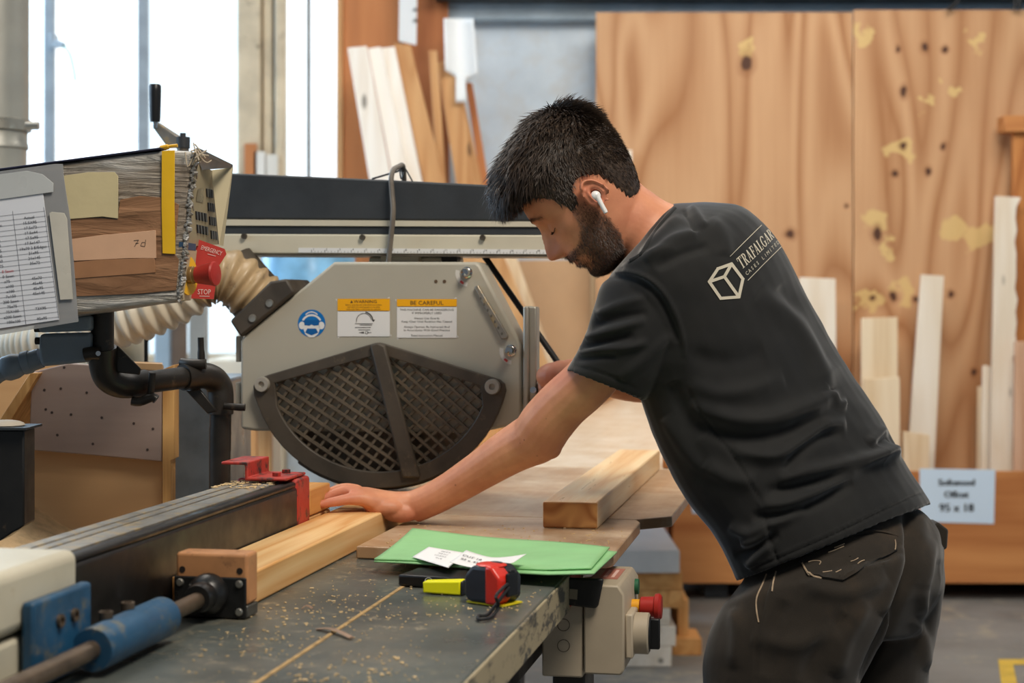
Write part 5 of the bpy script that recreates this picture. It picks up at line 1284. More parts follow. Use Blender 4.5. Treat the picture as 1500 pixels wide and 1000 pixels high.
# ears
def ear(side):
    o = Vector((-.006, side * .0725, -.010)); tilt = math.radians(-12)
    e1 = Vector((math.cos(tilt), 0, math.sin(tilt))); e2 = Vector((-math.sin(tilt), 0, math.cos(tilt)))     # forward, up in the ear plane
    out = Vector((-.34, side * .94, 0)).normalized()
    e1 = (e1 - out * e1.dot(out)).normalized()
    prof = [(0, .000), (.18, -.001), (.34, .001), (.45, .010), (.56, .0125), (.68, .0095), (.80, .0100), (.88, .0155), (.95, .0165), (1.0, .0135), (1.02, .009), (.97, .004), (.85, .0), (.60, -.012)]
    rings = []
    for r, hgt in prof:
        rg_ = []
        for j in range(36):
            a = 2*PI*j/36; ca, sa = math.cos(a), math.sin(a)
            ry = .0335 if sa > 0 else .0315
            rx = .0185 if sa > -.2 else .0185 * (1 - .38 * (-sa - .2) / .8)
            hh = hgt
            if sa < -.5 and r > .3: hh = .006 + .003 * math.sin(PI * r) if r <= 1 else hgt * .5          # lobe
            if ca > .55 and r > .6: hh = min(hh, .004 + .006 * max(0, sa))                                # root of the ear at the front
            rg_.append(MH @ (o + e1 * (rx * r * ca - .002 * sa) + e2 * (ry * r * sa) + out * (hh + .010 + .006 * max(0, -ca) * r)))
        rings.append(rg_)
    sk.ring_tube(rings)
    for q in ((.0115, 0.0, .006),):                                                                      # tragus
        sk.ball(MH @ (o + e1 * .0125 + e2 * (-.004) + out * .014), (.005, .004, .0065), MH.to_3x3(), 12, 8)
    return o, e1, e2, out
EAR = ear(1); ear(-1)
# neck: picture outlines, then down into the chest
nk = [ring((858, 330), (925, 245), YHD, .050), ring((880, 372), (936, 266), YHD + .003, .055), ring((899, 381), (955, 281), YHD + .008, .058), ring((908, 386), (985, 299), YHD + .018, .066), ring((915, 420), (1040, 310), YHD + .03, .09)]
sk.ring_tube(lerp_rings(nk, 4))
# chest inside the shirt
ch_ = [ring((925, 425), (1050, 325), 2.90, .11, .03), ring((935, 465), (1105, 370), 2.91, .15, .05), ring((960, 555), (1170, 430), 2.92, .14, .05), ring((1000, 650), (1240, 560), 2.92, .12, .04), ring((1070, 790), (1330, 700), 2.92, .11, .04)]
sk.ring_tube(lerp_rings(ch_, 4))
# near (left) arm
def limb(st, n=20, k=5):
    pts = [W(a, b, y) for a, b, y, r in st]; sk.tube(smooth_path(pts, k), resample([s[3] for s in st], k), n)
limb([(985, 405, 2.87, .055), (948, 440, 2.82, .050), (905, 500, 2.80, .045), (867, 553, 2.80, .0435), (826, 591, 2.83, .0435), (802, 618, 2.85, .0450), (787, 639, 2.868, .0455), (767, 650, 2.885, .0420), (742, 664, 2.90, .0385),
      (700, 691, 2.93, .0335), (660, 716, 2.955, .0300), (628, 733, 2.972, .0285), (606, 742, 2.982, .0285)])
sk.ball(W(806, 655, 2.862), (.020, .022, .020))                                                       # point of the elbow
# palm
def prism_palm(st):
    rings = []
    for (a, b, Y, hd, ht) in st:
        c = W(a, b, Y); rings.append([c + Vector((0, 1, 0)) * hd * sgnpow(math.cos(t), .8) + Vector((-.06, 0, 1)) * ht * sgnpow(math.sin(t), .8) for t in np.linspace(0, 2*PI, 24, endpoint=False)])
    sk.ring_tube(lerp_rings(rings, 4))
prism_palm([(622, 736, 2.978, .026, .024), (600, 741, 2.985, .031, .026), (578, 742, 2.985, .037, .0265), (556, 735, 2.98, .041, .0215), (535, 728, 2.975, .0425, .0170), (514, 725, 2.972, .041, .0125)])
sk.ball(W(586, 750, 2.966), (.034, .020, .0185)); sk.ball(W(562, 743, 2.955), (.034, .017, .0150))        # heel of the hand, little finger side
def finger(st):
    pts = [W(a, b, y) for a, b, y, r in st]; p = smooth_path(pts, 4); r = resample([s[3] for s in st], 4); sk.tube(p, r, 14)
    sk.ball(p[-1], r[-1] * 1.02, None, 12, 8); sk.ball(p[0], r[0], None, 12, 8)
FING = [[(524, 731, 2.942, .0112), (510, 731, 2.938, .0100), (496, 733.5, 2.933, .0092), (482, 736, 2.929, .0082), (470, 738.5, 2.925, .0068)],
        [(524, 722, 2.962, .0120), (508, 719, 2.959, .0106), (493, 722.5, 2.956, .0098), (480, 728.5, 2.952, .0088), (467.5, 735, 2.948, .0072)],
        [(522, 719, 2.984, .0120), (506, 716, 2.982, .0108), (490, 719.5, 2.980, .0100), (476, 726, 2.977, .0090), (463, 732.5, 2.974, .0074)],
        [(524, 720, 3.006, .0118), (508, 718, 3.008, .0106), (494, 721.5, 3.009, .0098), (481, 727, 3.010, .0088), (470, 733, 3.010, .0073)],
        [(585, 738, 3.010, .0150), (566, 738, 3.030, .0130), (548, 739, 3.045, .0110), (532, 740, 3.052, .0085)]]
for f in FING: finger(f)
# far (right) arm, hand closed on the pull handle
limb([(1015, 385, 3.00, .060), (1005, 425, 3.08, .056), (995, 490, 3.15, .047), (980, 545, 3.20, .043), (940, 557, 3.19, .042), (890, 553, 3.165, .036), (850, 549, 3.15, .030), (828, 548, 3.145, .0275)])
hb = loc(ony(786, 571, YG + .01)); hc = TB(hb.x + .042, hb.y, hb.z)                                       # handle centre
sk.ball(W(812, 551, 3.14), (.034, .032, .026), None, 18, 12); sk.ball(W(822, 548, 3.143), (.028, .030, .026), None, 16, 10)
for i, dx in enumerate((-.030, -.011, .008, .026)):
    c = hc + Vector((dx, 0, 0)); R0 = .0255
    pts = [c + Vector((.004 * i, -R0 * math.cos(a), R0 * math.sin(a))) for a in [math.radians(q) for q in (128, 95, 62, 30, 0, -30, -58, -84)]]
    pts = [W(809 + 5 * i, 541 + .6 * abs(i - 1.5), 3.150)] + pts[1:]
    sk.tube(smooth_path(pts, 3), resample([.0095, .0100, .0098, .0096, .0092, .0088, .0082, .0068], 3), 12); sk.ball(pts[-1], .007, None, 10, 6)
sk.tube(smooth_path([W(826, 560, 3.13), hc + Vector((.02, .012, -.022)), hc + Vector((-.004, -.006, -.026)), hc + Vector((-.022, -.018, -.022))], 4), resample([.0125, .0115, .0105, .008], 4), 12)
sme = bake(sk, .0023, 3, 'body')
# skin tint masks, kept as attributes of the skin itself: beard shadow, lips, ruddy places
co = coords(sme); hlc = co @ MHi[:3, :3].T + MHi[:3, 3]
def smooth01(x): x = np.clip(x, 0, 1); return x * x * (3 - 2 * x)
BX = [-.02, .0, .012, .036, .046, .058, .072, .085, .10, .13]; BZ = [-.03, -.004, .004, .002, -.024, -.036, -.0425, -.0405, -.0385, -.0385]
BBx = [-.125, -.10, -.08, -.05, -.03, .0, .02]; BBv = [.030, .018, .006, -.001, .002, .008, .012]                # rear edge of the beard by height
def beard_w(P, soft=.010):
    x_, y_, z_ = P[:, 0], P[:, 1], P[:, 2]
    top = smooth01((np.interp(x_, BX, BZ) - z_) / soft + .3)
    rear = smooth01((x_ - np.interp(z_, BBx, BBv)) / soft + .2); bot = smooth01((z_ + .122) / .010)
    lips = 1 - np.exp(-(y_ / .021) ** 2 - ((z_ + .0588) / .0075) ** 2) * (x_ > .07) * 1.0
    patch = 1 - .75 * np.exp(-((x_ - .078) / .012) ** 2 - ((z_ + .066) / .014) ** 2)
    inhead = (np.abs(y_) < .085) & (z_ < .05) & (x_ > -.03) & (x_ < .13) & (z_ > -.125)
    return top * rear * bot * lips * inhead, patch * (1 - .5 * smooth01((z_ + .045) / .04))
bw, bp_ = beard_w(hlc)
hd_mask = (np.abs(hlc[:, 1]) < .10) & (hlc[:, 2] > -.13) & (hlc[:, 2] < .15) & (hlc[:, 0] > -.11) & (hlc[:, 0] < .14)
lip = np.exp(-(hlc[:, 1] / .023) ** 4 - ((hlc[:, 2] + .0588) / .0085) ** 2) * (hlc[:, 0] > .08) * hd_mask
rud = np.exp(-((hlc[:, 0] - .112) / .02) ** 2 - ((hlc[:, 2] + .025) / .018) ** 2) * .7 * hd_mask
eo = np.array([EAR[0][0], .085, EAR[0][2]]); rud += .9 * np.exp(-((hlc[:, 0] - eo[0]) / .028) ** 2 - ((hlc[:, 2] - eo[2]) / .04) ** 2) * (np.abs(hlc[:, 1]) > .072) * hd_mask
pp = pix(co)
for (a, b, r, s) in ((800, 655, 34, .8), (480, 733, 26, .9), (600, 765, 26, .6), (512, 720, 16, .6), (810, 545, 26, .9), (930, 330, 60, .35)): rud += s * np.exp(-((pp[:, 0] - a) ** 2 + (pp[:, 1] - b) ** 2) / r ** 2) * (~hd_mask | (b == 330))
for nm_, arr in (('beard', bw * bp_), ('lips', lip), ('ruddy', np.clip(rud, 0, 1))):
    at_ = sme.attributes.new(nm_, 'FLOAT', 'POINT'); at_.data.foreach_set('value', arr.astype(np.float32))
m = NT('skin')
att = lambda s: m.n('ShaderNodeAttribute', attribute_name=s).outputs['Fac']
_n = m.noise(22, m.coord(False), detail=5); _f = m.noise(260, m.coord(False), detail=3)
k = m.ramp(_n, [(.3, C(200, 132, 98)), (.7, C(222, 156, 118))])
k = m.mix(m.math('MULTIPLY', att('ruddy'), .65), k, C(192, 108, 86))
k = m.mix(m.math('MULTIPLY', att('lips'), .8), k, C(176, 100, 88))
k = m.mix(m.math('MULTIPLY', att('beard'), m.ramp(_f, [(.3, .35), (.7, .70)])), k, C(82, 56, 44))
sp = m.n('ShaderNodeTexVoronoi', {'Vector': m.coord(False), 'Scale': 26.0})
k = m.mix(m.ramp(sp.outputs['Distance'], [(.03, .55), (.055, 0)]), k, C(120, 74, 54))
m.set('Base Color', k).set('Roughness', .5).set('Specular IOR Level', .45).set('Subsurface Weight', .12).set('Subsurface Radius', (.012, .005, .003)).set('Subsurface Scale', .6)
m.bump(_f, .22, .0009); m_skin = m.mat
bodyo = finish('body', sme, m_skin, man)

# ---------------------------------------------------------------- hair
HB = [(-.13, -.060), (-.085, -.058), (-.060, -.060), (-.047, -.055), (-.044, -.018), (-.038, .008), (-.024, .024), (-.008, .030), (.008, .024), (.012, .012), (.016, .000), (.036, -.004), (.041, .012), (.046, .030), (.054, .046), (.066, .060), (.080, .066), (.095, .069), (.13, .070)]
def hair_w(x_, z_, soft=.008): return float(smooth01(np.array([(z_ - np.interp(x_, [a for a, b in HB], [b for a, b in HB])) / soft]))[0])
HH = np.array([(-.070, .06, -.066, .060), (-.045, .07, -.077, .068), (-.020, .08, -.0895, .0735), (0, .085, -.096, .0765), (.02, .09, -.102, .0790), (.04, .094, -.1065, .0815), (.055, .097, -.1075, .083), (.068, .103, -.1075, .0835), (.080, .1085, -.1055, .083), (.092, .111, -.1030, .081),
               (.105, .107, -.0985, .078), (.118, .098, -.0915, .073), (.130, .085, -.083, .066), (.140, .071, -.073, .057), (.148, .052, -.061, .046), (.154, .030, -.046, .033), (.158, .008, -.030, .018), (.1595, -.008, -.014, .004)])
hz = np.concatenate([np.linspace(-.07, .12, 60), np.linspace(.123, .1595, 24)])
def hairpoint(z, t):
    xf, xb, w = [float(np.interp(z, HH[:, 0], HH[:, i])) for i in (1, 2, 3)]; xc = xf - (xf - xb) * .48; c, s = math.cos(t), math.sin(t)
    x_ = xc + (xf - xc) * c if c > 0 else xc + (xc - xb) * c; y_ = w * sgnpow(s, .9)
    if z < .128:
        bx_, by_, _ = hpoint(z, t); m_ = hair_w(bx_ * .5 + x_ * .5, z)
        gx, gy = bx_ - .004 * c, by_ - .004 * s
        thin = 1.0 if z > .05 else max(.25, (z + .06) / .11)                                                  # cut close at the nape
        x_, y_ = gx + (bx_ + (x_ - bx_) * thin - gx) * m_, gy + (by_ + (y_ - by_) * thin - gy) * m_
        return (x_, y_, z), m_
    return (x_, y_, z), 1.0
hr = MB(); HR = [[hairpoint(float(z), 2*PI*j/96) for j in range(96)] for z in hz]
def lump(p):
    a = noise.noise(Vector((p[0]*26, p[1]*60, p[2]*34))); b = noise.noise(Vector((p[0]*60+5, p[1]*120, p[2]*80)))
    return .0028 * a + .0014 * b
pts3 = [[Vector(q[0]) for q in row_] for row_ in HR]
cen = Vector((0, 0, .04))
hrw = [[H(*(q + (q - cen).normalized() * lump(q) * (1 if q.z > .05 else .35) * HR[i][j][1])) for j, q in enumerate(row_)] for i, row_ in enumerate(pts3)]
hr.ring_tube(hrw)
m = NT('dark_brown_hair')
_h = m.noise(160, m.mapv((1, 1, 1), m.coord(False)), detail=3)
m.set('Base Color', m.ramp(_h, [(.3, C(40, 31, 25)), (.55, C(60, 47, 37)), (.8, C(92, 73, 56))])).set('Roughness', .5).set('Specular IOR Level', .4); m_hair = m.mat
def strand_mesh(mb, root, d0, d1, ln, w, seg=4):
    """one lock: starts along d0 and bends to d1"""
    vs = []; p = Vector(root)
    side = d0.cross(d1); 
    if side.length < 1e-4: side = d0.cross(Vector((.3, .5, .8)))
    side.normalize()
    for i in range(seg + 1):
        t = i / seg; d = (d0 * (1 - t) + d1 * t).normalized(); nn = side.cross(d).normalized(); ww = w * (1 - t) ** .7 * (.55 + .45 * min(1, t * 4)) + 1e-5
        vs += [p + side * ww, p - side * ww * .6 + nn * ww * .8, p - side * ww * .6 - nn * ww * .8]; p = p + d * ln / seg
    o = len(mb.v); mb.v += vs
    for i in range(seg):
        for j in range(3):
            a, b = o + i*3 + j, o + i*3 + (j+1) % 3; mb.f.append((a, b, b + 3, a + 3)); mb.m.append(0)
R3 = MH.to_3x3()
def hv(x_, y_, z_): return R3 @ Vector((x_, y_, z_))
nr_, nc_ = len(hz), 96
def strands(mb, n, zlo=-.07):
    made = 0
    while made < n:
        i = int(rng.integers(2, nr_ - 1)); j = int(rng.integers(0, nc_)); a = rng.random(); b = rng.random(); j2 = (j + 1) % nc_
        m_ = HR[i][j][1]
        if rng.random() > m_ * (1.0 if m_ > .9 else .8) : continue
        q = pts3[i][j].lerp(pts3[i][j2], a).lerp(pts3[i-1][j].lerp(pts3[i-1][j2], a), b)
        area_k = (pts3[i][j] - pts3[i][j2]).length / .006
        if rng.random() > min(1, area_k): continue
        nrm = (q - Vector((q.x * .25, 0, .03))).normalized()
        top = float(smooth01(np.array([(q.z - .055) / .06]))[0]); back = float(smooth01(np.array([(-q.x - .02) / .05]))[0]); frt = float(smooth01(np.array([(q.x - .02) / .05]))[0])
        crown = Vector((q.x + .055, q.y * .8, 0)); crown = crown.normalized() if crown.length > .001 else Vector((1, 0, 0))
        flow = Vector((.35, 0, -1.0)) * (1 - top) + (crown + Vector((.55, 0, -.25))) * top
        flow += Vector((-.5, 0, -.4)) * back * (1 - top) + Vector((.4, 0, -.9)) * frt * .7
        flow = (flow - nrm * flow.dot(nrm)).normalized() + Vector(rng.normal(size=3) * .22)
        nz_ = noise.noise(Vector((q.x * 40, q.y * 40, q.z * 40))); flow += flow.cross(nrm) * nz_ * .6
        flow.normalize()
        ln = .008 + .021 * top + .010 * frt * top; ln *= .7 + .6 * rng.random()
        if q.z < .0: ln = min(ln, .007)
        lift = .45 * top + .42 * (1 - top)
        d0 = (flow + nrm * lift).normalized(); d1 = (flow - nrm * (.25 * top - .10 * (1 - top))).normalized()
        root = q - nrm * (.0005 + .003 * top)
        strand_mesh(mb, H(*root), hv(*d0), hv(*d1), ln, (.00055 + .0006 * top) * (.7 + .6 * rng.random()), 4)
        made += 1
hs_ = MB(); strands(hs_, 17000)
hr_o = build('hair', hr, m_hair, man)
build('hair_locks', hs_, m_hair, hr_o, norm=False, label='short dark locks brushed forward')
# beard and brows
bd = MB(); n_b = 0
hco = np.array([[MHi @ np.array([*v, 1]) for v in row_] for row_ in head_rings])[:, :, :3]
flat_h = hco.reshape(-1, 3); bwt, bpt = beard_w(flat_h, .008); bwt = bwt * bpt
idx = np.where(bwt > .08)[0]
m = NT('brown_beard_hair'); m.set('Base Color', m.ramp(m.noise(200, m.coord(False)), [(.3, C(40, 28, 22)), (.7, C(84, 58, 42))])).set('Roughness', .5); m_beard = m.mat
for q in rng.choice(idx, 15000, p=bwt[idx] / bwt[idx].sum()):
    P_ = Vector(flat_h[q]) + Vector(rng.normal(size=3) * .0012)
    nn = Vector((P_.x - .03, P_.y * 1.2, max(-.02, min(.02, (P_.z + .07) * .3)))).normalized()
    if P_.z < -.1: nn = Vector((.35, P_.y * 10, -.8)).normalized()
    fl2 = Vector((.25, 0, -1)) + Vector(rng.normal(size=3) * .35); fl2 = (fl2 - nn * fl2.dot(nn)).normalized()
    ln = .0055 * (.6 + .8 * rng.random()) * (1.25 if P_.z < -.085 else 1) * (.6 + .4 * bwt[q])
    strand_mesh(bd, H(*(P_ - nn * .0006)), hv(*(nn * .55 + fl2).normalized()), hv(*(nn * .1 + fl2).normalized()), ln, .00028 * (.7 + .6 * rng.random()), 2)
for s_ in (1, -1):
    pass
build('beard', bd, m_beard, man, norm=False)
for s_ in (1, -1):
    eb_ = MB()
    for i in range(260):
        t = rng.random(); y_ = s_ * (.012 + .040 * t); z_ = .0335 + .0075 * math.sin(PI * min(1, t * 1.15)) + rng.normal() * .0022
        best = min((q for q in [hpoint(z_, a) for a in np.linspace(-1.3, 1.3, 60)]), key=lambda q: abs(q[1] - y_))
        P_ = Vector((best[0] - .0004, y_, z_)); nn = Vector((1, y_ * 8, .1)).normalized(); fl2 = Vector((-.3, s_ * 1, .45 - .9 * t))
        strand_mesh(eb_, H(*P_), hv(*(nn * .35 + fl2).normalized()), hv(*fl2.normalized()), .0068 * (.7 + .5 * rng.random()), .00032, 2)
    build('eyebrow', eb_, m_beard, man, norm=False)
    ls_ = MB()
    for i in range(60):
        t = i / 59; y_ = s_ * (.020 + .026 * t); z_ = .0045 - .0030 * math.sin(PI * t)
        best = min((q for q in [hpoint(z_, a) for a in np.linspace(-1.3, 1.3, 80)]), key=lambda q: abs(q[1] - y_))
        P_ = Vector((best[0] - .0003, y_, z_)); fl2 = Vector((.8, s_ * .35, -.5))
        strand_mesh(ls_, H(*P_), hv(*fl2.normalized()), hv(*Vector((.9, s_ * .5, -.1)).normalized()), .0062, .00035, 2)
        strand_mesh(ls_, H(*(P_ + Vector((0, -s_ * .0004, .0003)))), hv(0, s_, 0), hv(0, s_, 0), .0016, .0006, 1)
    build('eyelashes', ls_, flat('lash_black', (24, 18, 16)), man, norm=False)
# earbud in the near ear
o_, e1_, e2_, out_ = EAR
eb2 = MB(); P0 = o_ + e1_ * .0015 + e2_ * .002 + out_ * .017
eb2.ball(MH @ P0, (.0085, .0075, .0085), R3, 18, 12)
sA = MH @ (P0 + out_ * .003 + e1_ * -.001); sd1 = (R3 @ Vector((.30, .12, -.945))).normalized()
eb2.tube([sA, sA + sd1 * .008, sA + sd1 * .016, sA + sd1 * .030, sA + sd1 * .033, sA + sd1 * .0338], [.0052, .0044, .0038, .0037, .0034, .0012], 16)
build('earbud', eb2, flat('glossy_white_plastic', (236, 236, 234), .2), man, label='white wireless earbud with a short stem')
# ---------------------------------------------------------------- T-shirt
ts = MB()
tor = [ring((914, 380), (984, 299), 2.868, .070, .01), ring((903, 391), (1003, 297), 2.872, .092, .015), ring((894, 404), (1045, 297), 2.885, .150, .03), ring((890, 425), (1090, 303), 2.90, .185, .045), ring((900, 462), (1128, 333), 2.91, .195, .055),
       ring((914, 505), (1158, 377), 2.92, .190, .06), ring((928, 548), (1186, 434), 2.925, .182, .06), ring((943, 590), (1216, 488), 2.93, .174, .06), ring((960, 636), (1250, 545), 2.93, .166, .06), ring((984, 688), (1289, 603), 2.93, .160, .06),
       ring((1012, 737), (1318, 655), 2.93, .160, .06), ring((1046, 778), (1340, 694), 2.935, .164, .06), ring((1062, 805), (1354, 716), 2.935, .168, .06), ring((1081, 852), (1367, 737), 2.94, .174, .06)]
hem = tor[-1]; hc_ = sum(hem, Vector()) / len(hem)
inner = [[p * .0 + hc_ + (p - hc_) * .965 for p in hem], [p + (q - p) * 1.0 for p, q in zip([hc_ + (p - hc_) * .93 for p in hem], [hc_ + (p - hc_) * .93 for p in hem])]]
up3 = (sum(tor[-3], Vector()) / len(hem)) - hc_
inner[1] = [p + up3 * .35 for p in inner[1]]
ts.ring_tube(lerp_rings(tor, 4) + inner)
sl_ = [ring((925, 400), (1010, 372), 2.83, .070), ring((884, 412), (1006, 402), 2.80, .068), ring((872, 440), (1004, 450), 2.785, .068), ring((858, 487), (1000, 498), 2.782, .069), ring((842, 520), (972, 550), 2.79, .070), ring((828, 543), (942, 588), 2.80, .068)]
cuff = sl_[-1]; cc_ = sum(cuff, Vector()) / len(cuff); uu = sum(sl_[-2], Vector()) / len(cuff) - cc_
ts.ring_tube(lerp_rings(sl_, 4) + [[cc_ + (p - cc_) * .94 for p in cuff], [cc_ + (p - cc_) * .90 + uu * 1.0 for p in cuff]])
sr = [ring((985, 372), (1050, 330), 3.02, .075), ring((965, 400), (1060, 400), 3.08, .07), ring((955, 450), (1050, 455), 3.12, .07), ring((948, 495), (1040, 508), 3.155, .07)]
ts.ring_tube(lerp_rings(sr, 4))
GAIN = 1.7
tme = bake(ts, .0036, 10, 't_shirt')
co = coords(tme); nm = normals(tme)
# loose-cloth folds, traced along the cloth as it hangs: (path, half width, height in metres)
folds(tme, [
 # sleeve cap seam and sleeve pulls
 ([(900, 398), (930, 400), (958, 414), (978, 438), (992, 468), (1001, 500), (1003, 524)], 3.2, .0032),
 ([(893, 404), (926, 408), (950, 421), (970, 444), (984, 472), (994, 502)], 4.5, -.0030),
 ([(873, 462), (905, 448), (945, 436)], 7, .0040), ([(868, 476), (905, 466), (950, 458)], 6, -.0035), ([(857, 497), (895, 484), (945, 468)], 7, .0045),
 ([(850, 508), (888, 500), (930, 492)], 6, -.0040), ([(848, 518), (885, 511), (920, 508), (950, 500)], 6, .0042), ([(842, 526), (875, 522), (905, 522)], 5, -.0026),
 ([(834, 534), (880, 546), (936, 570)], 2.0, -.0012), ([(905, 556), (950, 520), (985, 490)], 8, .0030),
 # shoulder and yoke
 ([(938, 374), (962, 348), (996, 318)], 6, .0034), ([(946, 384), (985, 352), (1022, 342)], 8, .0044), ([(960, 392), (1000, 372), (1040, 360)], 7, -.0034), ([(912, 392), (945, 378), (990, 362)], 6, .0030),
 ([(1010, 302), (1022, 318), (1032, 334)], 6, .0040), ([(1000, 308), (1012, 324), (1020, 340)], 5, -.0034),
 ([(1040, 320), (1060, 350), (1062, 375)], 12, .0030),
 # back and side
 ([(1110, 430), (1165, 470), (1200, 530), (1212, 572)], 16, .0065), ([(1140, 420), (1190, 480), (1222, 540)], 12, -.0040),
 ([(1010, 590), (1070, 612), (1130, 612), (1195, 590), (1216, 574)], 13, .0075), ([(1020, 622), (1080, 640), (1140, 636), (1200, 612)], 12, -.0062),
 ([(1216, 572), (1224, 590), (1240, 592)], 7, .0050), ([(1075, 660), (1130, 668), (1170, 650), (1205, 626), (1240, 620)], 10, .0070), ([(1150, 690), (1170, 662), (1200, 640), (1235, 632)], 8, -.0052),
 ([(1140, 704), (1175, 692), (1225, 682), (1278, 668), (1310, 655)], 9, .0075), ([(1120, 720), (1170, 712), (1225, 700), (1290, 676)], 8, -.0060),
 ([(1110, 740), (1150, 736), (1190, 722), (1240, 696), (1300, 664), (1330, 656)], 9, .0082), ([(1100, 757), (1150, 752), (1195, 736), (1250, 708)], 7, -.0055),
 ([(1068, 770), (1095, 780), (1120, 770), (1150, 760), (1180, 742)], 8, .0062), ([(1085, 796), (1112, 790), (1128, 776)], 7, .0060), ([(1075, 812), (1100, 806), (1122, 792), (1140, 780)], 7, -.0055),
 ([(1095, 832), (1112, 812), (1130, 796)], 7, .0052), ([(1270, 650), (1284, 640), (1296, 626)], 7, .0045), ([(1282, 652), (1300, 640), (1316, 660)], 7, -.0040),
 ([(1030, 680), (1070, 700), (1110, 705)], 12, .0050), ([(1010, 560), (1050, 575), (1100, 570), (1150, 555)], 13, .0045), ([(1010, 520), (1060, 530), (1120, 515)], 15, -.0035),
 ([(985, 560), (1000, 600), (1030, 640)], 12, -.0040), ([(975, 610), (1000, 650), (1030, 690)], 10, .0035),
 # seams
 ([(1004, 565), (1040, 625), (1070, 662), (1088, 690), (1108, 722), (1120, 745)], 2.0, -.0022), ([(1120, 745), (1128, 790), (1142, 826)], 2.2, -.0022),
 ([(1086, 838), (1145, 815), (1240, 773), (1330, 730), (1358, 718)], 1.8, -.0016), ([(1090, 832), (1146, 811), (1241, 769), (1330, 726)], 1.6, .0010),
])
co = coords(tme); nm = normals(tme)
w_ = fbm(co, (9, 9, 14), 3.0) * .0030 + fbm(co, (22, 22, 34), 9.0) * .0011
pz = pix(co); calm = 1 - .75 * np.exp(-(((pz[:, 0] - 1090) / 75) ** 2 + ((pz[:, 1] - 385) / 60) ** 2))
setco(tme, co + nm * (w_ * calm)[:, None])
m = NT('black_cotton')
_w = m.noise(900, m.coord(False), detail=2); _d = m.noise(7, m.coord(False), detail=6, rough=.65); _l = m.noise(70, m.coord(False), detail=8, rough=.8)
k = m.ramp(_d, [(.3, C(27, 28, 29)), (.7, C(37, 37, 36))])
k = m.mix(m.ramp(_l, [(.70, 0), (.80, .28)]), k, C(120, 112, 98))
m.set('Base Color', k).set('Roughness', .82).set('Specular IOR Level', .25).set('Sheen Weight', .35).set('Sheen Roughness', .4); m.bump(_w, .25, .0006); m_tee = m.mat
tee = finish('t_shirt', tme, m_tee, man)
# collar band
cl_ = MB(); col_path = [ (989, 300.5), (976, 313), (963, 329), (952, 345), (944, 359), (938, 371), (926, 379), (912, 383)]
# ------------ lettering laid on the cloth
dg = bpy.context.evaluated_depsgraph_get(); dg.update()
def bvh_of(o):
    me = o.data; mw = o.matrix_world if o.parent is None else parent_root(o).matrix_world
    return BVHTree.FromPolygons([mw @ v.co for v in me.vertices], [tuple(p.vertices) for p in me.polygons])
tb3 = bvh_of(tee)
def on_cloth(tree, px, py, off):
    o = Vector((0, 0, HC)); d = Vector(((px - CX) / F, 1, -(py - HY) / F)).normalized()
    h = tree.ray_cast(o, d)
    if h[0] is None: return None
    n_ = h[1] if h[1].dot(d) < 0 else -h[1]
    return h[0] + n_ * off, n_.dot(-d)
cp_ = []
for a, b in curve2([(986, 303), (974, 317), (962, 332), (951, 348), (943, 362), (936, 372), (922, 380)], 4):
    r = on_cloth(tb3, a + 1.5, b + 2.0, -.0005)
    if r: cp_.append(r[0])
if len(cp_) > 3: build('collar_band', MB().tube(smooth_path(cp_, 2), .0045, 10, flat=.8), m_tee, tee)
pr = MB()
def put(quads):
    """picture-space quads subdivided and laid onto the cloth"""
    for q in quads:
        a, b, c, d = q; nu = max(1, int(math.hypot(b[0]-a[0], b[1]-a[1]) / 3)); nv = max(1, int(math.hypot(d[0]-a[0], d[1]-a[1]) / 3))
        vs = []; ok = {}
        for i in range(nu + 1):
            for j in range(nv + 1):
                u, v = i / nu, j / nv
                x_ = (a[0]*(1-u)+b[0]*u)*(1-v) + (d[0]*(1-u)+c[0]*u)*v; y_ = (a[1]*(1-u)+b[1]*u)*(1-v) + (d[1]*(1-u)+c[1]*u)*v
                r = on_cloth(tb3, x_, y_, .0011)
                if r and r[0].y < 3.1: ok[(i, j)] = len(vs); vs.append(r[0])
        fs = [tuple(ok[k_] for k_ in ((i, j), (i+1, j), (i+1, j+1), (i, j+1))) for i in range(nu) for j in range(nv) if all(k_ in ok for k_ in ((i, j), (i+1, j), (i+1, j+1), (i, j+1)))]
        fs = [f for f in fs if max((vs[f[q_]] - vs[f[(q_+1) % 4]]).length for q_ in range(4)) < .03]
        pr.add(vs, fs)
def stroke(a, b, w): 
    d = Vector((b[0]-a[0], b[1]-a[1])); n_ = Vector((-d.y, d.x)).normalized() * w / 2; e_ = d.normalized() * w * .35
    return [(a[0]-e_.x+n_.x, a[1]-e_.y+n_.y), (b[0]+e_.x+n_.x, b[1]+e_.y+n_.y), (b[0]+e_.x-n_.x, b[1]+e_.y-n_.y), (a[0]-e_.x-n_.x, a[1]-e_.y-n_.y)]
A_, B_, C_, D_, E_, F_, G_ = (1038.5, 412.5), (1051, 393.5), (1071, 386.5), (1087.5, 408.5), (1081.8, 434.8), (1055.3, 436.8), (1060.5, 405)
put([stroke(a, b, 4.4) for a, b in ((A_, B_), (B_, C_), (C_, D_), (D_, E_), (E_, F_), (F_, A_), (A_, G_), (G_, C_), (G_, E_))])
put([stroke((1069, 375), (1117, 328), .9), stroke((1095, 410.5), (1118, 387), .9), stroke((1118, 387), (1146, 359.5), .9)])
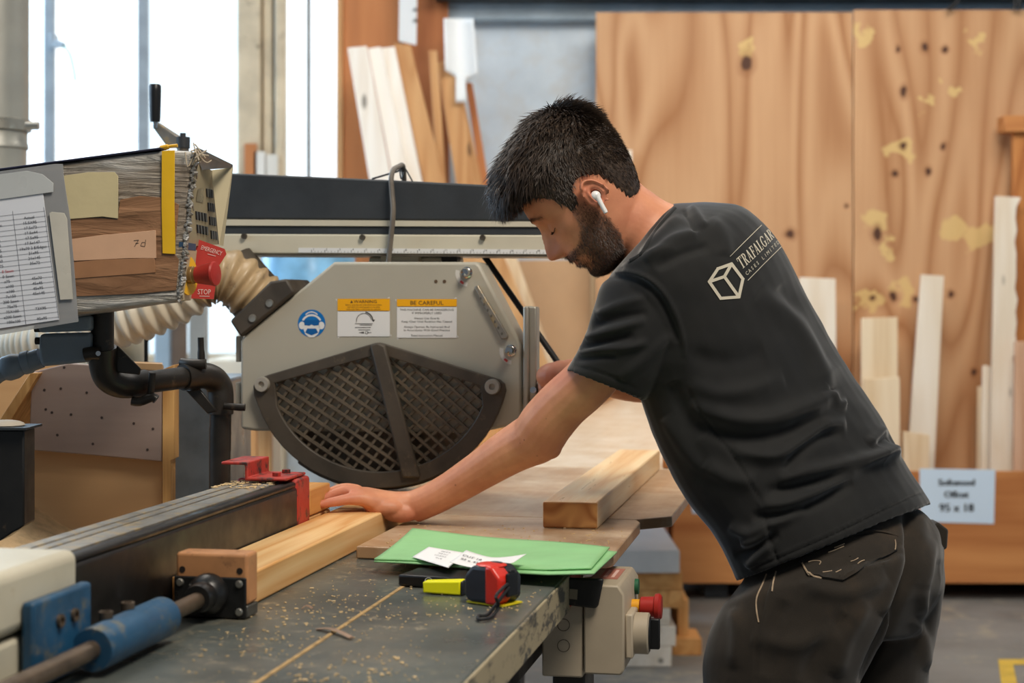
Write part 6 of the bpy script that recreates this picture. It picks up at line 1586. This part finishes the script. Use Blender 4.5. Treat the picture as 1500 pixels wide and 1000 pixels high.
# serif capitals drawn as strokes in a unit box
def cap(ch):
    th, tn = .19, .07
    def bar(x0, y0, x1, y1): return [(x0, y0), (x1, y0), (x1, y1), (x0, y1)]
    def dia(x0, y0, x1, y1, w): return [(x0 - w/2, y0), (x0 + w/2, y0), (x1 + w/2, y1), (x1 - w/2, y1)]
    def bowl(cx_, cy_, rx, ry, a0, a1, w0, w1, n_=10):
        out = []
        for i in range(n_):
            p, q = [math.radians(a0 + (a1-a0)*k_/n_) for k_ in (i, i+1)]
            f = lambda a, s: (cx_ + (rx - s * (w0 + (w1-w0)*abs(math.cos(a)))) * math.cos(a), cy_ + (ry - s * (w0 + (w1-w0)*abs(math.cos(a)))) * math.sin(a))
            out.append([f(p, 0), f(q, 0), f(q, 1), f(p, 1)])
        return out
    if ch == 'T': return [bar(0, .93, .72, 1), bar(.27, .05, .46, .95), bar(.16, 0, .57, .05), dia(.03, .74, .03, .95, .06), dia(.69, .74, .69, .95, .06)], .76
    if ch == 'R': return [bar(.1, .04, .28, .96), bar(0, 0, .38, .05), bar(0, .95, .4, 1)] + bowl(.36, .75, .30, .25, -90, 90, .06, .17) + [dia(.38, .52, .64, .03, .17), bar(.55, 0, .78, .05)], .78
    if ch == 'A': return [dia(.12, .03, .36, .98, .07), dia(.60, .03, .38, .98, .18), bar(.2, .30, .54, .36), bar(0, 0, .26, .05), bar(.44, 0, .78, .05)], .78
    if ch == 'F': return [bar(.1, .04, .28, .96), bar(0, 0, .38, .05), bar(0, .94, .62, 1), bar(.28, .49, .48, .55), bar(.56, .74, .62, .96), bar(.44, .40, .49, .64)], .64
    if ch == 'L': return [bar(.1, .04, .28, .96), bar(0, .95, .38, 1), bar(0, 0, .62, .06), bar(.56, 0, .62, .28)], .66
    if ch == 'G': return bowl(.42, .5, .42, .52, 45, 318, .06, .18, 16) + [bar(.58, .05, .76, .42), bar(.48, .40, .84, .45), bar(.68, .70, .73, .95)], .86
    if ch == 'D': return [bar(.1, .04, .28, .96), bar(0, 0, .38, .05), bar(0, .95, .38, 1)] + bowl(.34, .5, .42, .5, -90, 90, .06, .18), .80
base0, upv = Vector((1086.5, 394.5)), Vector((-8.8, -15.2))
xa = 0.0
def base_at(s):                                           # the line of words bends away round the back
    return Vector((1086.5 + 62 * s - 9.0 * s * s, 394.5 - 56 * s + 3 * s * s))
tot_w = sum(cap(c_)[1] + .07 for c_ in 'TRAFALGAR')
for c_ in 'TRAFALGAR':
    polys, wd_ = cap(c_)
    for P in polys:
        q = []
        for (u, v) in P:
            b_ = base_at((xa + u) / tot_w * .88); k_ = 1 - .12 * (xa / tot_w); q.append(((b_ + upv * v * k_).x, (b_ + upv * v * k_).y))
        put([q])
    xa += wd_ + .07
for i, c_ in enumerate('CASES LIMITED'):
    if c_ == ' ': continue
    vs, fs, w3 = text2d(c_)
    s = (i + .3) / 14.2; b_ = Vector((1093.5 + 57 * s - 4 * s * s, 403.5 - 53 * s)); e1v = Vector((.74, -.67)) * 4.6; u1v = Vector((-.52, -.85)) * 5.2
    pv = []; 
    for x_, y_ in vs:
        p = b_ + e1v * (x_ - w3 / 2) * .9 + u1v * y_; r = on_cloth(tb3, p.x, p.y, .0011); pv.append(r[0] if r else None)
    if all(p is not None for p in pv): pr.add(pv, fs)
build('shirt_print', pr, flat('cream_print', (212, 204, 184), .6), tee, smooth=False, norm=False, label='cream printed cube emblem with TRAFALGAR CASES LIMITED')

# ---------------------------------------------------------------- trousers
tr = MB()
pel = [ring((1098, 832), (1332, 735), 2.94, .130, .045), ring((1088, 854), (1352, 748), 2.94, .150, .05), ring((1066, 885), (1378, 780), 2.94, .172, .06), ring((1053, 908), (1385, 825), 2.94, .178, .06), ring((1044, 935), (1384, 870), 2.94, .176, .06), ring((1060, 975), (1350, 930), 2.94, .15, .06)]
tr.ring_tube(lerp_rings(pel, 4))
zl = lambda z, Y: HY + (HC - z) * F / Y
lg = [ring((1062, 880), (1325, 815), 2.86, .110), ring((1045, 912), (1326, 860), 2.855, .112), ring((1033, 955), (1305, 918), 2.85, .112), ring((1030, 990), (1277, 968), 2.85, .110), ring((1033, 1040), (1250, 1030), 2.85, .108), ring((1046, 1120), (1232, 1120), 2.85, .098),
      ring((1062, 1210), (1222, 1215), 2.85, .086), ring((1072, 1290), (1218, 1300), 2.86, .080), ring((1084, 1380), (1222, 1390), 2.88, .076), ring((1098, 1470), (1220, 1480), 2.90, .070), ring((1096, zl(.06, 2.9)), (1226, zl(.05, 2.9)), 2.90, .075)]
tr.ring_tube(lerp_rings(lg, 4))
lf = [ring((1140, 850), (1385, 800), 3.03, .110), ring((1160, 900), (1384, 850), 3.035, .110), ring((1185, 960), (1376, 915), 3.04, .108), ring((1196, 1010), (1362, 985), 3.04, .104), ring((1206, 1080), (1358, 1070), 3.04, .098), ring((1216, 1180), (1356, 1180), 3.05, .086),
      ring((1222, 1280), (1350, 1285), 3.07, .080), ring((1230, 1370), (1350, 1380), 3.09, .074), ring((1236, zl(.06, 3.1)), (1352, zl(.05, 3.1)), 3.10, .074)]
tr.ring_tube(lerp_rings(lf, 4))
pme = bake(tr, .0046, 7, 'trousers')
folds(pme, [
 ([(1327, 745), (1334, 790), (1326, 850), (1306, 905), (1282, 950), (1258, 1000)], 7, -.0100), ([(1346, 745), (1352, 800), (1345, 860)], 12, .0040),
 ([(1318, 800), (1308, 860), (1290, 900)], 9, .0045), ([(1180, 860), (1240, 868), (1300, 846)], 13, .0050), ([(1100, 930), (1160, 945), (1230, 925)], 16, .0045), ([(1240, 900), (1200, 950), (1180, 1000)], 14, -.0045),
 ([(1270, 880), (1238, 935), (1222, 990)], 12, .0045), ([(1150, 880), (1130, 930), (1120, 990)], 12, -.0040), ([(1075, 890), (1080, 930), (1075, 980)], 11, .0035), ([(1130, 845), (1118, 880), (1110, 930), (1106, 1000)], 2.2, -.0022),
 ([(1366, 790), (1352, 850), (1356, 910)], 9, .0045), ([(1378, 820), (1366, 880), (1360, 930)], 8, -.0040), ([(1340, 905), (1352, 935), (1356, 980)], 9, .0045), ([(1105, 846), (1180, 816), (1270, 775), (1335, 742)], 3, -.0012),
])
co = coords(pme); nm = normals(pme)
setco(pme, co + nm * (fbm(co, (8, 8, 10), 31.0) * .0050 + fbm(co, (20, 20, 26), 17.0) * .0020)[:, None])
m = NT('dusty_dark_work_cloth')
_w = m.noise(700, m.coord(False), detail=2); _d = m.noise(6, m.coord(False), detail=7, rough=.7); _l = m.noise(60, m.coord(False), detail=8, rough=.8)
k = m.ramp(_d, [(.3, C(34, 30, 25)), (.55, C(46, 40, 33)), (.75, C(66, 53, 39))])
k = m.mix(m.ramp(_l, [(.70, 0), (.78, .4)]), k, C(150, 126, 96))
m.set('Base Color', k).set('Roughness', .85).set('Specular IOR Level', .25).set('Sheen Weight', .2); m.bump(_w, .35, .0008); m_trs = m.mat
trs = finish('trousers', pme, m_trs, man)
tb4 = bvh_of(trs)
def cloth_patch(name, poly, th, mat, parent, label=None, n_=10):
    """stitched-on piece: outline laid onto the cloth and given its own thickness"""
    q = [Vector((a, b)) for a, b in poly]; c = sum(q, Vector((0, 0))) / len(q); mb = MB(); N = len(q); out = []
    edge = []
    for i in range(N):
        for j in range(n_): edge.append(q[i].lerp(q[(i+1) % N], j / n_))
    rs = []
    for f in (1.0, .985, .8, .6, .4, .2, .02):
        rr = []
        for e_ in edge:
            p = c + (e_ - c) * f; r = on_cloth(tb4, p.x, p.y, (th if f < .99 else 0.0)); rr.append(r[0] if r else None)
        rs.append(rr)
    vs = []; ix = {}
    for i, rr in enumerate(rs):
        for j, p in enumerate(rr):
            if p is not None: ix[(i, j)] = len(vs); vs.append(p)
    M_ = len(edge); fs = []
    for i in range(len(rs) - 1):
        for j in range(M_):
            k_ = [(i, j), (i, (j+1) % M_), (i+1, (j+1) % M_), (i+1, j)]
            if all(t in ix for t in k_): fs.append(tuple(ix[t] for t in k_))
    mb.add(vs, fs); return build(name, mb, mat, parent, norm=False, label=label)
def thread(name, paths, r, mat, parent, tree, label=None):
    mb = MB()
    for P in paths:
        pp_ = [on_cloth(tree, a, b, r * .5) for a, b in curve2(P, 5)]; pp_ = [t[0] for t in pp_ if t]
        if len(pp_) > 2: mb.tube(pp_, r, 6)
    return build(name, mb, mat, parent, label=label)
m_wornst = paint('worn_pale_stitching', (176, 154, 128), .8, var=.2, scale=60)
m_flap = m_trs
fl_p = cloth_patch('pocket_flap', [(1174, 822), (1200, 806), (1245, 789), (1290, 782), (1313, 786), (1314, 806), (1275, 826), (1234, 850), (1208, 847), (1184, 842)], .0045, m_flap, trs, 'back pocket flap with frayed pale edges')
tb5 = bvh_of(fl_p)
thread('pocket_welt', [[(1172, 824), (1200, 802), (1240, 786), (1282, 778), (1314, 785)]], .0024, m_trs, trs, tb4)
thread('frayed_edge', [[(1176, 824), (1180, 832), (1186, 842)], [(1184, 838), (1196, 845), (1204, 846)], [(1208, 848), (1222, 851), (1234, 849)]], .0018, m_wornst, trs, tb5)
thread('stitching', [[(1213, 809), (1224, 805), (1236, 800)], [(1222, 802), (1230, 799), (1237, 796)], [(1246, 822), (1252, 820), (1257, 817)], [(1256, 826), (1261, 822), (1266, 820)], [(1205, 838), (1212, 837), (1219, 836)], [(1224, 838), (1229, 836), (1232, 834)],
                       [(1184, 823), (1192, 821), (1202, 822), (1200, 827)], [(1311, 790), (1312, 798), (1311, 805)]], .0009, m_wornst, trs, tb5)
thread('side_pocket_edge', [[(1123, 841), (1117, 856), (1109, 874), (1108, 890), (1111, 911)], [(1137, 837), (1133, 852), (1131, 866)]], .0014, m_wornst, trs, tb4, 'pale worn edge of the side pocket')
cgp = W(1378, 785, 3.06)
cg = MB(); cg.extp([(1366, 772), (1374, 764), (1390, 776), (1388, 804), (1381, 806), (1372, 792)], 3.03, .05)
build('cargo_pocket', cg, m_trs, trs, bevel=.004)
# boots below the frame
m_boot = paint('brown_work_boot', (70, 56, 44), .6, var=.2, scale=14)
for (px_, Y) in ((1165, 2.9), (1294, 3.1)):
    c = W(px_, 0, Y); mb = MB()
    st_b = [(.055, .030, .032, .045), (.03, .045, .045, .05), (-.03, .045, .048, .052), (-.10, .034, .050, .038), (-.16, .026, .046, .028), (-.19, .018, .03, .016)]
    mb.ring_tube(lerp_rings([[Vector((c.x + dx + .02, c.y + w_b * math.cos(a), h_ + .002 + max(-h_ , hh_ * math.sin(a)))) for a in np.linspace(0, 2*PI, 20, endpoint=False)] for dx, h_, w_b, hh_ in st_b], 3))
    mb.lathe([(.05, .0), (.05, .16), (.0, .16)], (c.x, c.y, .02), (0, 0, 1), 20)
    build('boot', mb, m_boot, man)
# ================================================================== LIGHT AND CAMERA
wd = bpy.data.worlds.new('sky'); SC.world = wd; wd.use_nodes = True
bg = wd.node_tree.nodes['Background']; bg.inputs[0].default_value = (.80, .90, 1.0, 1); bg.inputs[1].default_value = .17
def area(name, at, aim, sx_, sy_, power, col):
    l = bpy.data.lights.new(name, 'AREA'); l.shape = 'RECTANGLE'; l.size = sx_; l.size_y = sy_; l.energy = power; l.color = col
    o = bpy.data.objects.new(name, l); COL.objects.link(o); o.location = at
    o.rotation_euler = (Vector(aim) - Vector(at)).to_track_quat('-Z', 'Y').to_euler(); return o
area('ceiling_lamp', (.9, 1.0, 3.9), (.2, 2.7, .9), 1.1, 1.1, 108, (1, .90, .77))
area('ceiling_lamp', (1.6, 5.2, 3.9), (1.4, 7.2, 1.0), 2.2, 1.2, 92, (1, .93, .84))
area('ceiling_lamp', (-1.6, 4.6, 3.95), (-1.2, 5.0, 0), 2.0, 1.2, 70, (1, .93, .84))
area('daylight_lamp', (-3.2, 8.2, 2.5), (-.2, 3.0, 1.1), 2.6, 2.2, 260, (.50, .74, 1))  # daylight of the big window, lit from just inside its panes
area('daylight_lamp', (-4.6, 3.4, 2.6), (0, 2.9, 1.1), 3.0, 2.0, 95, (.55, .77, 1))  # unseen lamp added for cool light from the left; no window stands there
cam = bpy.data.cameras.new('camera'); co = bpy.data.objects.new('camera', cam); COL.objects.link(co)
co.location = (0, 0, HC); co.rotation_euler = (PI / 2, 0, 0)
cam.sensor_width = 36; cam.lens = 36 * F / 1500; cam.shift_y = -(500 - HY) / 1500; cam.clip_start = .05
cam.dof.use_dof = True; cam.dof.focus_distance = 2.72; cam.dof.aperture_fstop = 5.0
SC.camera = co
SC.view_settings.view_transform = 'Standard'; SC.view_settings.look = 'None'
SC.view_settings.exposure = 0.0; SC.view_settings.gamma = 1; SC.view_settings.use_curve_mapping = False
SC.cycles.max_bounces = 6; SC.cycles.use_denoising = True; SC.cycles.sample_clamp_indirect = 6
